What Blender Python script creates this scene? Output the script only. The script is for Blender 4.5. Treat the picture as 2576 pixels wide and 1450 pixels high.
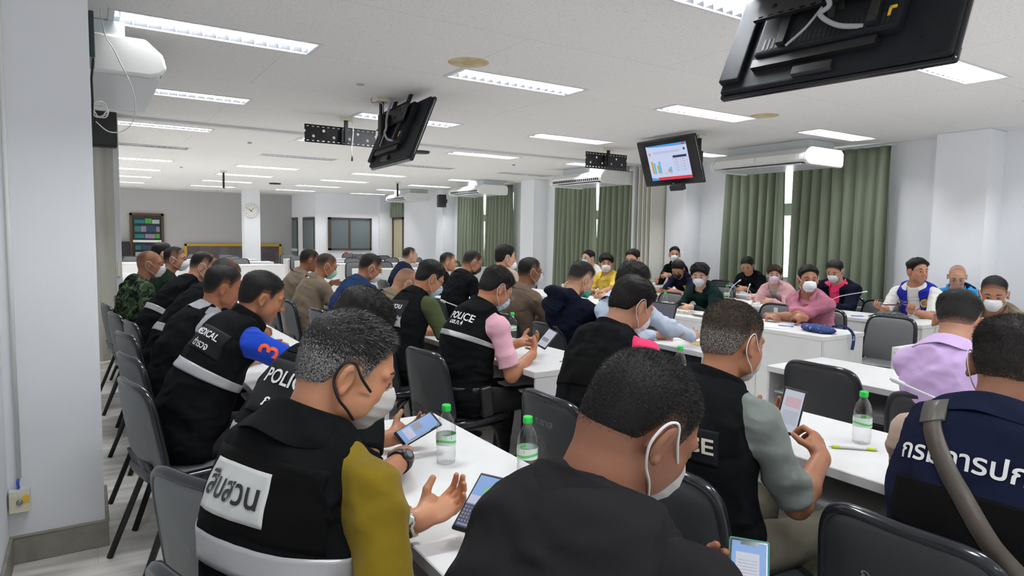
import bpy, bmesh, math, random
import numpy as np
from mathutils import Vector, Matrix, Quaternion
from mathutils.bvhtree import BVHTree
random.seed(7); np.random.seed(7)
SC = bpy.context.scene
COL = SC.collection
for o in list(bpy.data.objects): bpy.data.objects.remove(o)

# ------------------------------------------------------------------ camera, world, exposure
YAW, PITCH, ROLL, FPX = math.radians(32.66084684), math.radians(4.50669912), math.radians(0.891352), 1667.0
CAM = Vector((0, 0, 1.5))
_f = Vector((math.sin(YAW)*math.cos(PITCH), math.cos(YAW)*math.cos(PITCH), -math.sin(PITCH)))
_r0 = Vector((math.cos(YAW), -math.sin(YAW), 0)); _u0 = _r0.cross(_f)
_r = _r0*math.cos(ROLL) + _u0*math.sin(ROLL); _u = _u0*math.cos(ROLL) - _r0*math.sin(ROLL)
cam = bpy.data.cameras.new('camera'); cam.sensor_width = 36; cam.lens = FPX/2576*36; cam.clip_start = .02; cam.clip_end = 200
camo = bpy.data.objects.new('camera', cam); COL.objects.link(camo)
camo.matrix_world = Matrix(((_r.x, _u.x, -_f.x, CAM.x), (_r.y, _u.y, -_f.y, CAM.y), (_r.z, _u.z, -_f.z, CAM.z), (0, 0, 0, 1)))
SC.camera = camo
world = bpy.data.worlds.new('world'); SC.world = world; world.use_nodes = True
bg = world.node_tree.nodes['Background']; bg.inputs[0].default_value = (.93, .97, 1, 1); bg.inputs[1].default_value = 3.2
SC.view_settings.view_transform = 'Standard'; SC.view_settings.look = 'None'
SC.view_settings.exposure = 0.3; SC.view_settings.gamma = 1; SC.view_settings.use_curve_mapping = False
TUBE = 150.0            # emission strength of the fluorescent tubes
cy_ = SC.cycles
cy_.max_bounces = 8; cy_.diffuse_bounces = 6; cy_.glossy_bounces = 3; cy_.transmission_bounces = 6; cy_.transparent_max_bounces = 24
cy_.use_fast_gi = True; cy_.fast_gi_method = 'ADD'; world.light_settings.ao_factor = .25; world.light_settings.distance = 2.5
cy_.use_denoising = True; cy_.use_adaptive_sampling = True; cy_.adaptive_threshold = .02
cy_.caustics_reflective = False; cy_.caustics_refractive = False; cy_.sample_clamp_indirect = 4; cy_.use_light_tree = True

# ------------------------------------------------------------------ materials
MATS = {}
def nodes(m): return m.node_tree.nodes, m.node_tree.links
def mat(name, col, rough=.6, spec=.5, metal=0, emit=None, estr=0, trans=0, ior=1.45, bump=None, var=None, coat=0, sheen=0, alpha=1):
    """procedural principled material; bump=(scale,strength[,distance]); var=(scale,colour2,lo,hi) mottles the surface colour"""
    if name in MATS: return MATS[name]
    m = bpy.data.materials.new(name); m.use_nodes = True; N, L = nodes(m); b = N['Principled BSDF']
    b.inputs['Base Color'].default_value = (*col, 1); b.inputs['Roughness'].default_value = rough
    b.inputs['Metallic'].default_value = metal; b.inputs['IOR'].default_value = ior
    b.inputs['Specular IOR Level'].default_value = spec
    b.inputs['Transmission Weight'].default_value = trans; b.inputs['Coat Weight'].default_value = coat
    b.inputs['Sheen Weight'].default_value = sheen; b.inputs['Alpha'].default_value = alpha
    if emit: b.inputs['Emission Color'].default_value = (*emit, 1); b.inputs['Emission Strength'].default_value = estr
    if bump or var:
        tc = N.new('ShaderNodeTexCoord')
    if bump:
        n = N.new('ShaderNodeTexNoise'); n.inputs['Scale'].default_value = bump[0]; n.inputs['Detail'].default_value = 4
        bp = N.new('ShaderNodeBump'); bp.inputs['Strength'].default_value = bump[1]; bp.inputs['Distance'].default_value = bump[2] if len(bump) > 2 else .01
        L.new(tc.outputs['Object'], n.inputs['Vector']); L.new(n.outputs['Fac'], bp.inputs['Height']); L.new(bp.outputs[0], b.inputs['Normal'])
    if var:
        n = N.new('ShaderNodeTexNoise'); n.inputs['Scale'].default_value = var[0]; n.inputs['Detail'].default_value = 5
        r = N.new('ShaderNodeMapRange'); r.inputs[1].default_value = var[2]; r.inputs[2].default_value = var[3]
        x = N.new('ShaderNodeMix'); x.data_type = 'RGBA'; x.inputs[6].default_value = (*col, 1); x.inputs[7].default_value = (*var[1], 1)
        L.new(tc.outputs['Object'], n.inputs['Vector']); L.new(n.outputs['Fac'], r.inputs[0]); L.new(r.outputs[0], x.inputs[0]); L.new(x.outputs[2], b.inputs['Base Color'])
    MATS[name] = m; return m
WHITE_WALL = mat('painted_wall', (.82, .84, .87), .75, .2, bump=(60, .05), var=(1.3, (.80, .82, .85), .4, .65))
GREY_WALL = mat('grey_painted_wall', (.42, .42, .42), .8, .2, bump=(60, .05))
DESK_W = mat('white_laminate', (.68, .685, .69), .38, .4, var=(9, (.655, .655, .655), .45, .7))
DESK_E = mat('laminate_edge', (.55, .55, .54), .5)
EDGE_T = mat('worn_edge_tape', (.60, .58, .52), .6)
BLACK = mat('black_plastic', (.012, .013, .014), .38)
BLACKM = mat('black_powder_coat', (.010, .010, .011), .5)
TVB = mat('television_casing', (.010, .012, .015), .62, .22, bump=(90, .08))
TVG = mat('television_bezel', (.006, .006, .008), .12)
VINYL = mat('dark_grey_vinyl', (.028, .030, .033), .36, .5, bump=(160, .12, .002))
VINYLG = mat('grey_vinyl', (.13, .135, .14), .40, .5, bump=(160, .10, .002))
RIM = mat('glossy_black_rim', (.012, .014, .018), .17, .6)
CHROME = mat('chrome', (.75, .75, .76), .16, metal=1)
ACW = mat('cream_white_plastic', (.83, .84, .82), .3, .5)
ACG = mat('white_metal_panel', (.62, .66, .68), .28, .6)
ALU = mat('painted_aluminium', (.62, .63, .64), .4)
MIRROR = mat('louvre_white', (.84, .86, .90), .35, .6)
MIRR = mat('reflector_aluminium', (.82, .84, .87), .13, metal=1)
DARKF = mat('bronze_aluminium_frame', (.07, .055, .04), .4)
FROST = mat('frosted_dark_glass', (.13, .155, .165), .22, .5)
TRIMM = mat('grey_wood_baseboard', (.26, .245, .215), .5, var=(14, (.22, .205, .18), .4, .6))
GOLD = mat('gilt_frame', (.55, .34, .03), .35, metal=.3)
CREAM = mat('cream_plastic', (.70, .66, .50), .45)
CABLE = mat('grey_cable', (.35, .36, .38), .5)
CABW = mat('white_cable', (.66, .65, .60), .5)
YEL = mat('yellow_sticker', (.75, .48, .02), .5)
GRN = mat('green_cap', (.02, .55, .07), .35)
PAPER = mat('paper', (.82, .82, .82), .7)
BLUEP = mat('blue_plastic', (.03, .08, .45), .35)
def glassmat():
    m = bpy.data.materials.new('window_glass'); m.use_nodes = True; N, L = nodes(m); N.remove(N['Principled BSDF'])
    t = N.new('ShaderNodeBsdfTransparent'); g = N.new('ShaderNodeBsdfGlossy'); g.inputs[1].default_value = .05
    x = N.new('ShaderNodeMixShader'); x.inputs[0].default_value = .08; L.new(t.outputs[0], x.inputs[1]); L.new(g.outputs[0], x.inputs[2])
    L.new(x.outputs[0], N['Material Output'].inputs[0]); return m
GLASS = glassmat()
def petmat():
    m = bpy.data.materials.new('clear_plastic'); m.use_nodes = True; N, L = nodes(m); N.remove(N['Principled BSDF'])
    t = N.new('ShaderNodeBsdfTransparent'); t.inputs[0].default_value = (.985, .99, .99, 1)
    g = N.new('ShaderNodeBsdfGlossy'); g.inputs[1].default_value = .08
    fr = N.new('ShaderNodeLayerWeight'); fr.inputs[0].default_value = .35
    mp = N.new('ShaderNodeMath'); mp.operation = 'MULTIPLY_ADD'; mp.inputs[1].default_value = .55; mp.inputs[2].default_value = .03; mp.use_clamp = True
    x = N.new('ShaderNodeMixShader'); L.new(fr.outputs['Facing'], mp.inputs[0]); L.new(mp.outputs[0], x.inputs[0])
    L.new(t.outputs[0], x.inputs[1]); L.new(g.outputs[0], x.inputs[2]); L.new(x.outputs[0], N['Material Output'].inputs[0]); return m
PET = petmat()
def floor_mat():
    m = bpy.data.materials.new('vinyl_wood_floor'); m.use_nodes = True; N, L = nodes(m); b = N['Principled BSDF']
    tc = N.new('ShaderNodeTexCoord'); mp = N.new('ShaderNodeMapping'); mp.inputs['Scale'].default_value = (1.0, 9, 1); mp.inputs['Rotation'].default_value = (0, 0, .0)
    n = N.new('ShaderNodeTexNoise'); n.inputs['Scale'].default_value = 1.6; n.inputs['Detail'].default_value = 7; n.inputs['Distortion'].default_value = .6
    cr = N.new('ShaderNodeValToRGB'); e = cr.color_ramp.elements
    e[0].position = .3; e[0].color = (.52, .49, .45, 1); e[1].position = .68; e[1].color = (.82, .80, .765, 1)
    br = N.new('ShaderNodeTexBrick'); br.inputs['Scale'].default_value = 1; br.inputs['Brick Width'].default_value = 1.2; br.inputs['Row Height'].default_value = .18
    br.inputs['Mortar Size'].default_value = .0015; br.inputs['Color1'].default_value = (1, 1, 1, 1); br.inputs['Color2'].default_value = (.90, .90, .90, 1); br.inputs['Mortar'].default_value = (.72, .7, .68, 1)
    x = N.new('ShaderNodeMix'); x.data_type = 'RGBA'; x.blend_type = 'MULTIPLY'; x.inputs[0].default_value = 1
    L.new(tc.outputs['Object'], mp.inputs[0]); L.new(mp.outputs[0], n.inputs['Vector']); L.new(n.outputs['Fac'], cr.inputs[0])
    L.new(tc.outputs['Object'], br.inputs['Vector']); L.new(cr.outputs[0], x.inputs[6]); L.new(br.outputs[0], x.inputs[7]); L.new(x.outputs[2], b.inputs['Base Color'])
    b.inputs['Roughness'].default_value = .36; b.inputs['Specular IOR Level'].default_value = .35; return m
def ceil_mat():
    m = bpy.data.materials.new('fissured_ceiling_board'); m.use_nodes = True; N, L = nodes(m); b = N['Principled BSDF']
    tc = N.new('ShaderNodeTexCoord'); n = N.new('ShaderNodeTexNoise'); n.inputs['Scale'].default_value = 95; n.inputs['Detail'].default_value = 3
    cr = N.new('ShaderNodeValToRGB'); e = cr.color_ramp.elements
    e[0].position = .30; e[0].color = (.54, .53, .51, 1); e[1].position = .41; e[1].color = (.77, .765, .75, 1)
    br = N.new('ShaderNodeTexBrick'); br.offset = .5; br.inputs['Scale'].default_value = 1; br.inputs['Brick Width'].default_value = 2.4; br.inputs['Row Height'].default_value = 1.2
    br.inputs['Mortar Size'].default_value = .0022; br.inputs['Color1'].default_value = (1, 1, 1, 1); br.inputs['Color2'].default_value = (.985, .985, .985, 1); br.inputs['Mortar'].default_value = (.72, .72, .72, 1)
    x = N.new('ShaderNodeMix'); x.data_type = 'RGBA'; x.blend_type = 'MULTIPLY'; x.inputs[0].default_value = 1
    L.new(tc.outputs['Object'], n.inputs['Vector']); L.new(n.outputs['Fac'], cr.inputs[0]); L.new(tc.outputs['Object'], br.inputs['Vector'])
    L.new(cr.outputs[0], x.inputs[6]); L.new(br.outputs[0], x.inputs[7]); L.new(x.outputs[2], b.inputs['Base Color'])
    b.inputs['Roughness'].default_value = .9; b.inputs['Specular IOR Level'].default_value = .1; return m
def curtain_mat():
    m = bpy.data.materials.new('sage_curtain_cloth'); m.use_nodes = True; N, L = nodes(m); b = N['Principled BSDF']
    b.inputs['Base Color'].default_value = (.20, .235, .165, 1); b.inputs['Roughness'].default_value = .55; b.inputs['Sheen Weight'].default_value = .3
    tr = N.new('ShaderNodeBsdfTranslucent'); tr.inputs[0].default_value = (.17, .21, .12, 1)
    x = N.new('ShaderNodeMixShader'); x.inputs[0].default_value = .16
    L.new(b.outputs[0], x.inputs[1]); L.new(tr.outputs[0], x.inputs[2]); L.new(x.outputs[0], N['Material Output'].inputs[0]); return m
FLOORM, CEILM, CURT = floor_mat(), ceil_mat(), curtain_mat()
TUBEM = mat('fluorescent_tube', (1, 1, 1), .5, emit=(.95, .98, 1), estr=TUBE)
TUBEOFF = mat('unlit_tube', (.7, .72, .72), .3)

# ------------------------------------------------------------------ mesh helpers
class MB:
    """collects primitives, each with its material slot, into one mesh object"""
    def __init__(s): s.v = []; s.f = []; s.m = []; s.mats = []; s.sm = []
    def slot(s, m):
        if m not in s.mats: s.mats.append(m)
        return s.mats.index(m)
    def add(s, V, F, m, M=None, smooth=False):
        o = len(s.v); k = s.slot(m)
        for p in V:
            p = Vector(p); s.v.append(tuple(M @ p) if M is not None else tuple(p))
        for f in F: s.f.append([i+o for i in f]); s.m.append(k); s.sm.append(smooth)
        return s
    def box(s, a, b, m, M=None):
        x0, y0, z0 = a; x1, y1, z1 = b
        V = [(x0,y0,z0),(x1,y0,z0),(x1,y1,z0),(x0,y1,z0),(x0,y0,z1),(x1,y0,z1),(x1,y1,z1),(x0,y1,z1)]
        return s.add(V, [(0,3,2,1),(4,5,6,7),(0,1,5,4),(1,2,6,5),(2,3,7,6),(3,0,4,7)], m, M)
    def tube(s, pts, r, m, n=8, M=None, cap=True, closed=False, flat=1.0):
        pts = [Vector(p) for p in pts]; V = []; K = len(pts); up = None
        for i, p in enumerate(pts):
            if closed: t = pts[(i+1) % K]-pts[i-1]
            else: t = (pts[min(i+1, K-1)]-pts[max(i-1, 0)])
            t.normalize()
            if up is None: up = t.orthogonal().normalized()
            up = (up - t*up.dot(t)); up = up.normalized() if up.length > 1e-6 else t.orthogonal().normalized()
            sd = t.cross(up); rr = r[i] if isinstance(r, (list, tuple)) else r
            for j in range(n):
                a = 2*math.pi*j/n; V.append(p+up*math.cos(a)*rr+sd*math.sin(a)*rr*flat)
        F = []
        for i in range(K if closed else K-1):
            for j in range(n):
                a, b = i*n+j, i*n+(j+1) % n; c, d = ((i+1) % K)*n+(j+1) % n, ((i+1) % K)*n+j
                F.append((a, b, c, d))
        if cap and not closed: F.append(tuple(range(n-1, -1, -1))); F.append(tuple((K-1)*n+j for j in range(n)))
        return s.add(V, F, m, M, True)
    def lathe(s, prof, m, n=24, M=None, smooth=True):
        V = []; F = []
        for r, z in prof:
            for j in range(n): a = 2*math.pi*j/n; V.append((r*math.cos(a), r*math.sin(a), z))
        for i in range(len(prof)-1):
            for j in range(n): F.append((i*n+j, i*n+(j+1) % n, (i+1)*n+(j+1) % n, (i+1)*n+j))
        return s.add(V, F, m, M, smooth)
    def prism(s, poly, y0, y1, m, M=None, smooth=False):
        """polygon in XZ extruded along Y"""
        n = len(poly); V = [(x, y0, z) for x, z in poly]+[(x, y1, z) for x, z in poly]
        F = [tuple(range(n-1, -1, -1)), tuple(range(n, 2*n))]+[(i, (i+1) % n, n+(i+1) % n, n+i) for i in range(n)]
        return s.add(V, F, m, M, smooth)
    def build(s, name, parent=None, loc=None, bevel=0, seg=2, kind=None):
        me = bpy.data.meshes.new(name); me.from_pydata(s.v, [], s.f)
        for m in s.mats: me.materials.append(m)
        me.polygons.foreach_set('material_index', s.m); me.polygons.foreach_set('use_smooth', s.sm)
        bm = bmesh.new(); bm.from_mesh(me); bmesh.ops.recalc_face_normals(bm, faces=bm.faces); bm.to_mesh(me); bm.free()
        o = bpy.data.objects.new(name, me); COL.objects.link(o)
        if parent: o.parent = parent
        if loc is not None: o.location = loc
        if bevel:
            b = o.modifiers.new('bevel', 'BEVEL'); b.width = bevel; b.segments = seg; b.limit_method = 'ANGLE'; b.angle_limit = math.radians(40)
        if kind: o['kind'] = kind
        return o
def tag(o, label, cat, group=None):
    o['label'] = label; o['category'] = cat
    if group: o['group'] = group
    return o
def thing(name, label, cat, loc=(0, 0, 0), rz=0, group=None):
    o = bpy.data.objects.new(name, None); COL.objects.link(o); o.location = loc; o.rotation_euler = (0, 0, rz); o.empty_display_size = .1
    return tag(o, label, cat, group)
def dup(root, loc, rz, label, group=None, name=None):
    def cp(o, par):
        c = o.copy(); COL.objects.link(c)
        if par is not None: c.parent = par
        for ch in o.children: cp(ch, c)
        return c
    r = cp(root, None); r.location = loc; r.rotation_euler = (0, 0, rz); r['label'] = label
    if group: r['group'] = group
    return r
def tr(x, y, z, rz=0, ry=0, rx=0): return Matrix.Translation((x, y, z)) @ Matrix.Rotation(rz, 4, 'Z') @ Matrix.Rotation(ry, 4, 'Y') @ Matrix.Rotation(rx, 4, 'X')
H = 2.75
# ------------------------------------------------------------------ the room
XR, YB, XL = 8.66, 23.1, -.33
mb = MB(); mb.box((-3.0, -3, -.1), (XR+.2, YB+.2, 0), FLOORM); mb.build('floor', kind='structure')
LX = [1.364+2.2625*i for i in range(-1, 5)]               # right ends of the light columns
LY = [4.49+2.222*i for i in range(-3, 9)]                 # near edges of the light rows
LL, LW = 1.222, .318
def cuts():
    xs = sorted({-3.0, XR+.2} | {v for x in LX for v in (x-LL+.012, x-.012)}); ys = sorted({-3.0, YB+.2} | {v for y in LY for v in (y+.012, y+LW-.012)})
    holes = {(round(x-LL+.012, 4), round(y+.012, 4)) for x in LX for y in LY}
    V = []; F = []; idx = {}
    for j, y in enumerate(ys):
        for i, x in enumerate(xs): idx[i, j] = len(V); V.append((x, y, H))
    for j in range(len(ys)-1):
        for i in range(len(xs)-1):
            if (round(xs[i], 4), round(ys[j], 4)) in holes: continue
            F.append((idx[i, j], idx[i, j+1], idx[i+1, j+1], idx[i+1, j]))
    return V, F
V, F = cuts(); mb = MB(); mb.add(V, F, CEILM); ce = mb.build('ceiling', kind='structure')
mb = MB(); mb.box((-3, -3, H+.25), (XR+.2, YB+.2, H+.35), GREY_WALL); mb.build('ceiling_slab', kind='structure')
# right wall with window openings
WIN = [(4.75, 6.9, .9, 2.6), (9.2, 11.4, .9, 2.6), (13.5, 15.8, .9, 2.6)]
mb = MB(); y = -3.0
for a, b, z0, z1 in WIN+[(20.06, 21.0, 0, 2.02)]:
    mb.box((XR, y, 0), (XR+.2, a, H+.25), WHITE_WALL); mb.box((XR, a, z1), (XR+.2, b, H+.25), WHITE_WALL)
    if z0: mb.box((XR, a, 0), (XR+.2, b, z0), WHITE_WALL)
    y = b
mb.box((XR, y, 0), (XR+.2, YB+.2, H+.25), WHITE_WALL); mb.build('wall_right', kind='structure')
k = 1
for a, b, z0, z1 in WIN:
    mb = MB(); f = .05
    for u, v in ((a, a+f), (b-f, b), ((a+b)/2-.04, (a+b)/2+.04)): mb.box((XR+.06, u, z0), (XR+.13, v, z1), ALU)
    for u, v in ((z0, z0+f), (z1-f, z1), (1.86, 2.04)): mb.box((XR+.06, a, u), (XR+.13, b, v), ALU)
    w = mb.build(f'window_{k}', kind='structure')
    g = MB(); g.box((XR+.09, a, z0), (XR+.096, b, z1), GLASS); g.build('window_pane', parent=w); k += 1
# pillars on the right wall
for i, (a, b, x) in enumerate([(3.36, 3.9, 8.29), (7.69, 8.13, 8.29), (12.1, 12.62, 8.29), (16.52, 16.95, 8.29)]):
    mb = MB(); mb.box((x, a, 0), (XR+.01, b, H), WHITE_WALL)
    mb.box((x-.012, a-.012, H-.012), (XR, b+.012, H), ALU); mb.build('pillar', kind='structure')
# back wall, office box, column with the clock
mb = MB(); mb.box((-3, YB, 0), (6.4, YB+.2, H+.25), GREY_WALL); mb.build('wall_back', kind='structure')
mb = MB(); mb.box((6.12, 21.12, 0), (XR, 21.3, H), WHITE_WALL); mb.build('wall_office_front', kind='structure')
mb = MB(); mb.box((6.12, 21.3, 0), (6.26, YB, H), WHITE_WALL); mb.build('wall_office_side', kind='structure')
mb = MB(); mb.box((3.96, 20.95, 0), (4.40, 21.4, H), WHITE_WALL); mb.build('column', kind='structure')
mb = MB(); mb.box((8.2, 20.98, 0), (XR, 21.15, H), WHITE_WALL); mb.build('pillar_corner', kind='structure')
# left wall and the near pillar
mb = MB(); mb.box((-.5, -3, 0), (XL, 9.1, H+.25), WHITE_WALL); mb.build('wall_left', kind='structure')
mb = MB(); mb.box((XL-.01, 3.6, 0), (.033, 4.08, H), WHITE_WALL); mb.build('pillar_near', kind='structure')
mb = MB(); mb.box((-3, -3.1, 0), (XR, -3, H+.25), WHITE_WALL); mb.build('wall_behind', kind='structure')
mb = MB(); mb.box((-3.1, 9.1, 0), (-3, YB, H+.25), WHITE_WALL); mb.box((-3, 9.0, 0), (-.5, 9.1, H+.25), WHITE_WALL); mb.build('wall_left_far', kind='structure')
# baseboards
def skirt(name, a, b):
    mb = MB(); mb.box(a, b, TRIMM); return mb.build(name, bevel=.004, kind='structure')
skirt('baseboard_pillar', (XL, 3.586, 0), (.047, 4.094, .125)); skirt('baseboard_left', (XL, -3, 0), (XL+.014, 3.59, .125))
skirt('baseboard_pillar_cap', (XL, 3.582, .118), (.051, 4.098, .128)); skirt('baseboard_right', (XR-.014, -3, 0), (XR, 21, .1))
skirt('baseboard_back', (-3, YB-.014, 0), (6.1, YB, .1))
# movable partition track on the ceiling and on the floor
mb = MB(); mb.box((-3, 8.50, H-.028), (XR, 8.60, H), ALU); mb.build('trim_1', kind='structure')
mb = MB(); mb.box((-.33, 8.16, 0), (.9, 8.2, .006), mat('white_floor_strip', (.85, .86, .88), .4)); mb.build('trim_2', kind='structure')
PART = mat('partition_vinyl', (.66, .65, .59), .5, bump=(140, .1))
def partition(label, x0, x1, y0, y1, n, along, post):
    t = thing('folding_partition', label, 'partition', (0, 0, 0)); mb = MB()
    P = []; 
    for i in range(n+1):
        u = i/n; off = .0 if i % 2 else 1.0
        P.append((x0+(x1-x0)*off, y0+(y1-y0)*u) if along == 'y' else (x0+(x1-x0)*u, y0+(y1-y0)*off))
    for (ax, ay), (bx, by) in zip(P, P[1:]):
        d = Vector((bx-ax, by-ay, 0)); nn = Vector((-d.y, d.x, 0)).normalized()*.009
        V = [(ax-nn.x, ay-nn.y, .02), (bx-nn.x, by-nn.y, .02), (bx+nn.x, by+nn.y, .02), (ax+nn.x, ay+nn.y, .02)]
        V += [(q[0], q[1], H-.03) for q in V]; mb.add(V, [(0, 3, 2, 1), (4, 5, 6, 7), (0, 1, 5, 4), (1, 2, 6, 5), (2, 3, 7, 6), (3, 0, 4, 7)], PART)
    mb.build('pleats', parent=t)
    mb = MB(); mb.box(post[0], post[1], ALU); mb.build('end_post', parent=t, bevel=.006)
    mb = MB(); c = post[2]; mb.box((c[0]-.012, c[1]-.012, .98), (c[0]+.012, c[1]+.012, 1.14), CREAM); mb.build('handle', parent=t, bevel=.003)
    return t
partition('folded beige accordion partition hanging beside the near left pillar', -.30, .27, 8.66, 8.74, 7, 'x', ((.262, 8.60, .02), (.322, 8.97, H-.03), (.29, 8.59)))
partition('folded grey accordion partition against the right-hand wall pillar', 8.02, 8.6, 8.16, 8.62, 9, 'y', ((8.0, 8.60, .02), (8.6, 8.66, H-.03), (8.0, 8.63)))

# ------------------------------------------------------------------ ceiling lights
def make_light(lit):
    t = thing('ceiling_light', '', 'ceiling light', group='recessed louvred ceiling lights')
    mb = MB(); L, Wd = LL, LW; fr = .016
    for a, b in (((-L, 0, -.006), (0, fr, .004)), ((-L, Wd-fr, -.006), (0, Wd, .004)), ((-L, fr, -.006), (-L+.03, Wd-fr, .004)), ((-.03, fr, -.006), (0, Wd-fr, .004))): mb.box(a, b, ALU)
    mb.build('frame', parent=t)
    mb = MB(); x0, x1 = -L+.02, -.02   # reflector: two troughs
    prof = [(.012, 0), (.02, .055), (.06, .09), (.12, .09), (.155, .045), (.163, .045), (.198, .09), (.258, .09), (.298, .055), (.306, 0)]
    V = [(x0, y, z) for y, z in prof]+[(x1, y, z) for y, z in prof]; n = len(prof)
    mb.add(V, [(i, i+1, n+i+1, n+i) for i in range(n-1)], MIRR); 
    mb.add([(x, y, z) for x in (x0, x1) for y in (.012, .306) for z in (0, .09)], [(0, 1, 3, 2), (4, 6, 7, 5)], ACG)
    mb.build('reflector', parent=t)
    mb = MB(); NB = 15
    mb.prism([(x0, .002), (x1, .002), (x1, .045), (x0, .045)], .156, .162, MIRROR)
    for i in range(NB):
        x = x0+(x1-x0)*(i+.5)/NB
        for a, b in ((.014, .156), (.162, .304)):
            V = [(x-.001, a, .003), (x-.001, b, .003), (x-.009, b, .046), (x-.009, a, .046), (x+.001, a, .003), (x+.001, b, .003), (x+.009, b, .046), (x+.009, a, .046)]
            mb.add(V, [(0, 1, 2, 3), (4, 7, 6, 5), (0, 4, 5, 1), (3, 2, 6, 7)], MIRROR)
    mb.build('louvre', parent=t)
    for y in (.088, .228):
        mb = MB(); mb.tube([(x0+.02, y, .066), (x1-.02, y, .066)], .014, TUBEM if lit else TUBEOFF, n=6); mb.build('tube', parent=t)
    return t
ORD = ['nearest', 'first', 'second', 'third', 'fourth', 'fifth', 'sixth', 'seventh', 'eighth', 'ninth']
CORD = ['column nearest the left wall', 'column beside the near pillar', 'second column from the pillar', 'middle column', 'column nearest the window wall', 'column against the windows']
lightL, lightD = make_light(True), make_light(False); firstL = firstD = True
for j, y in enumerate(LY):
    for i, x in enumerate(LX):
        if i == 5 or (i == 0 and j < 7): continue
        if x > 8.3: continue
        dark = j == 6 or j == 11
        lab = f"{'unlit' if dark else 'lit'} louvred ceiling light, {ORD[j-2]} row, {CORD[i]}"
    
        src = lightD if dark else lightL
        if dark and firstD or (not dark and firstL):
            src.location = (x, y, H); src['label'] = lab
            if dark: firstD = False
            else: firstL = False
        else: dup(src, (x, y, H), 0, lab)

# ------------------------------------------------------------------ curtains
def curtain(label, y0, y1, z0, z1, x=8.50, amp=.05, per=.15, group=None, seed=0, flare=.03):
    rnd = random.Random(seed); t = thing('curtain', label, 'curtain', (0, 0, 0), group=group)
    n = int((y1-y0)/.014); V = []; F = []; ph = rnd.random()*6
    rows = [z0, z0+.3, z0+.8, z0+1.2, z1-.35, z1-.12, z1] if z1-z0 > 1.5 else [z0, (z0+z1)/2, z1]
    w = 0; jit = [rnd.uniform(.75, 1.3) for _ in range(200)]
    for r, z in enumerate(rows):
        u = (z1-z)/(z1-z0); w = 0
        for i in range(n+1):
            y = y0+(y1-y0)*i/n; c = (y-y0)/per; kk = jit[int(c) % 200]; a = amp*kk*(.55+.45*min(1, u*3))*(1.15 if u > .5 else 1)
            yy = (y-(y0+y1)/2)*(1+flare*u)+(y0+y1)/2
            s = math.sin(2*math.pi*c+ph+.5*math.sin(c*.7))
            V.append((x+a*(abs(s)**.8*(1 if s > 0 else -1))+.012*math.sin(c*1.3+z*2), yy+.012*math.cos(2*math.pi*c+ph), z))
    m = n+1
    for r in range(len(rows)-1):
        for i in range(n): F.append((r*m+i, r*m+i+1, (r+1)*m+i+1, (r+1)*m+i))
    mb = MB(); mb.add(V, F, CURT, smooth=True); o = mb.build('cloth', parent=t); s = o.modifiers.new('s', 'SOLIDIFY'); s.thickness = .003
    mb = MB(); mb.box((x-.012, y0-.03, z1), (x+.012, y1+.03, z1+.02), ALU); mb.build('rail', parent=t)
    return t
G = 'sage green curtains along the window wall'
curtain('dark sage green curtain, far half of the nearest window', 6.02, 7.08, .12, 2.70, group=G, seed=1)
curtain('sage green curtain, near half of the nearest window', 4.50, 5.86, .12, 2.70, group=G, seed=2)
curtain('sage green curtain, far half of the middle window', 10.26, 11.56, .12, 2.70, group=G, seed=3)
curtain('sage green curtain, near half of the middle window beside the folded partition', 9.0, 10.12, .12, 2.70, group=G, seed=4)
curtain('sage green curtain, far half of the farthest window', 14.62, 15.98, .12, 2.70, group=G, seed=5)
curtain('sage green curtain, near half of the farthest window', 13.25, 14.54, .12, 2.70, group=G, seed=6)
curtain('short sage green valance above the louvred door', 20.05, 21.05, 2.05, 2.68, x=8.58, group=G, seed=7, flare=0)
# louvred door at the far end of the window wall
mb = MB(); mb.box((XR-.03, 20.06, 0), (XR+.1, 20.14, 2.05), DARKF); mb.box((XR-.03, 20.92, 0), (XR+.1, 21.0, 2.05), DARKF); mb.box((XR-.03, 20.06, 1.98), (XR+.1, 21, 2.05), DARKF)
d = mb.build('door_1', kind='structure'); mb = MB()
SHUT = mat('cream_shutter', (.62, .55, .36), .5)
for i in range(46): mb.box((XR+.0, 20.14, .08+i*.041), (XR+.03, 20.92, .11+i*.041), SHUT)
mb.box((XR+.02, 20.14, 0), (XR+.05, 20.92, 1.98), SHUT); mb.build('shutter', parent=d)

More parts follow.
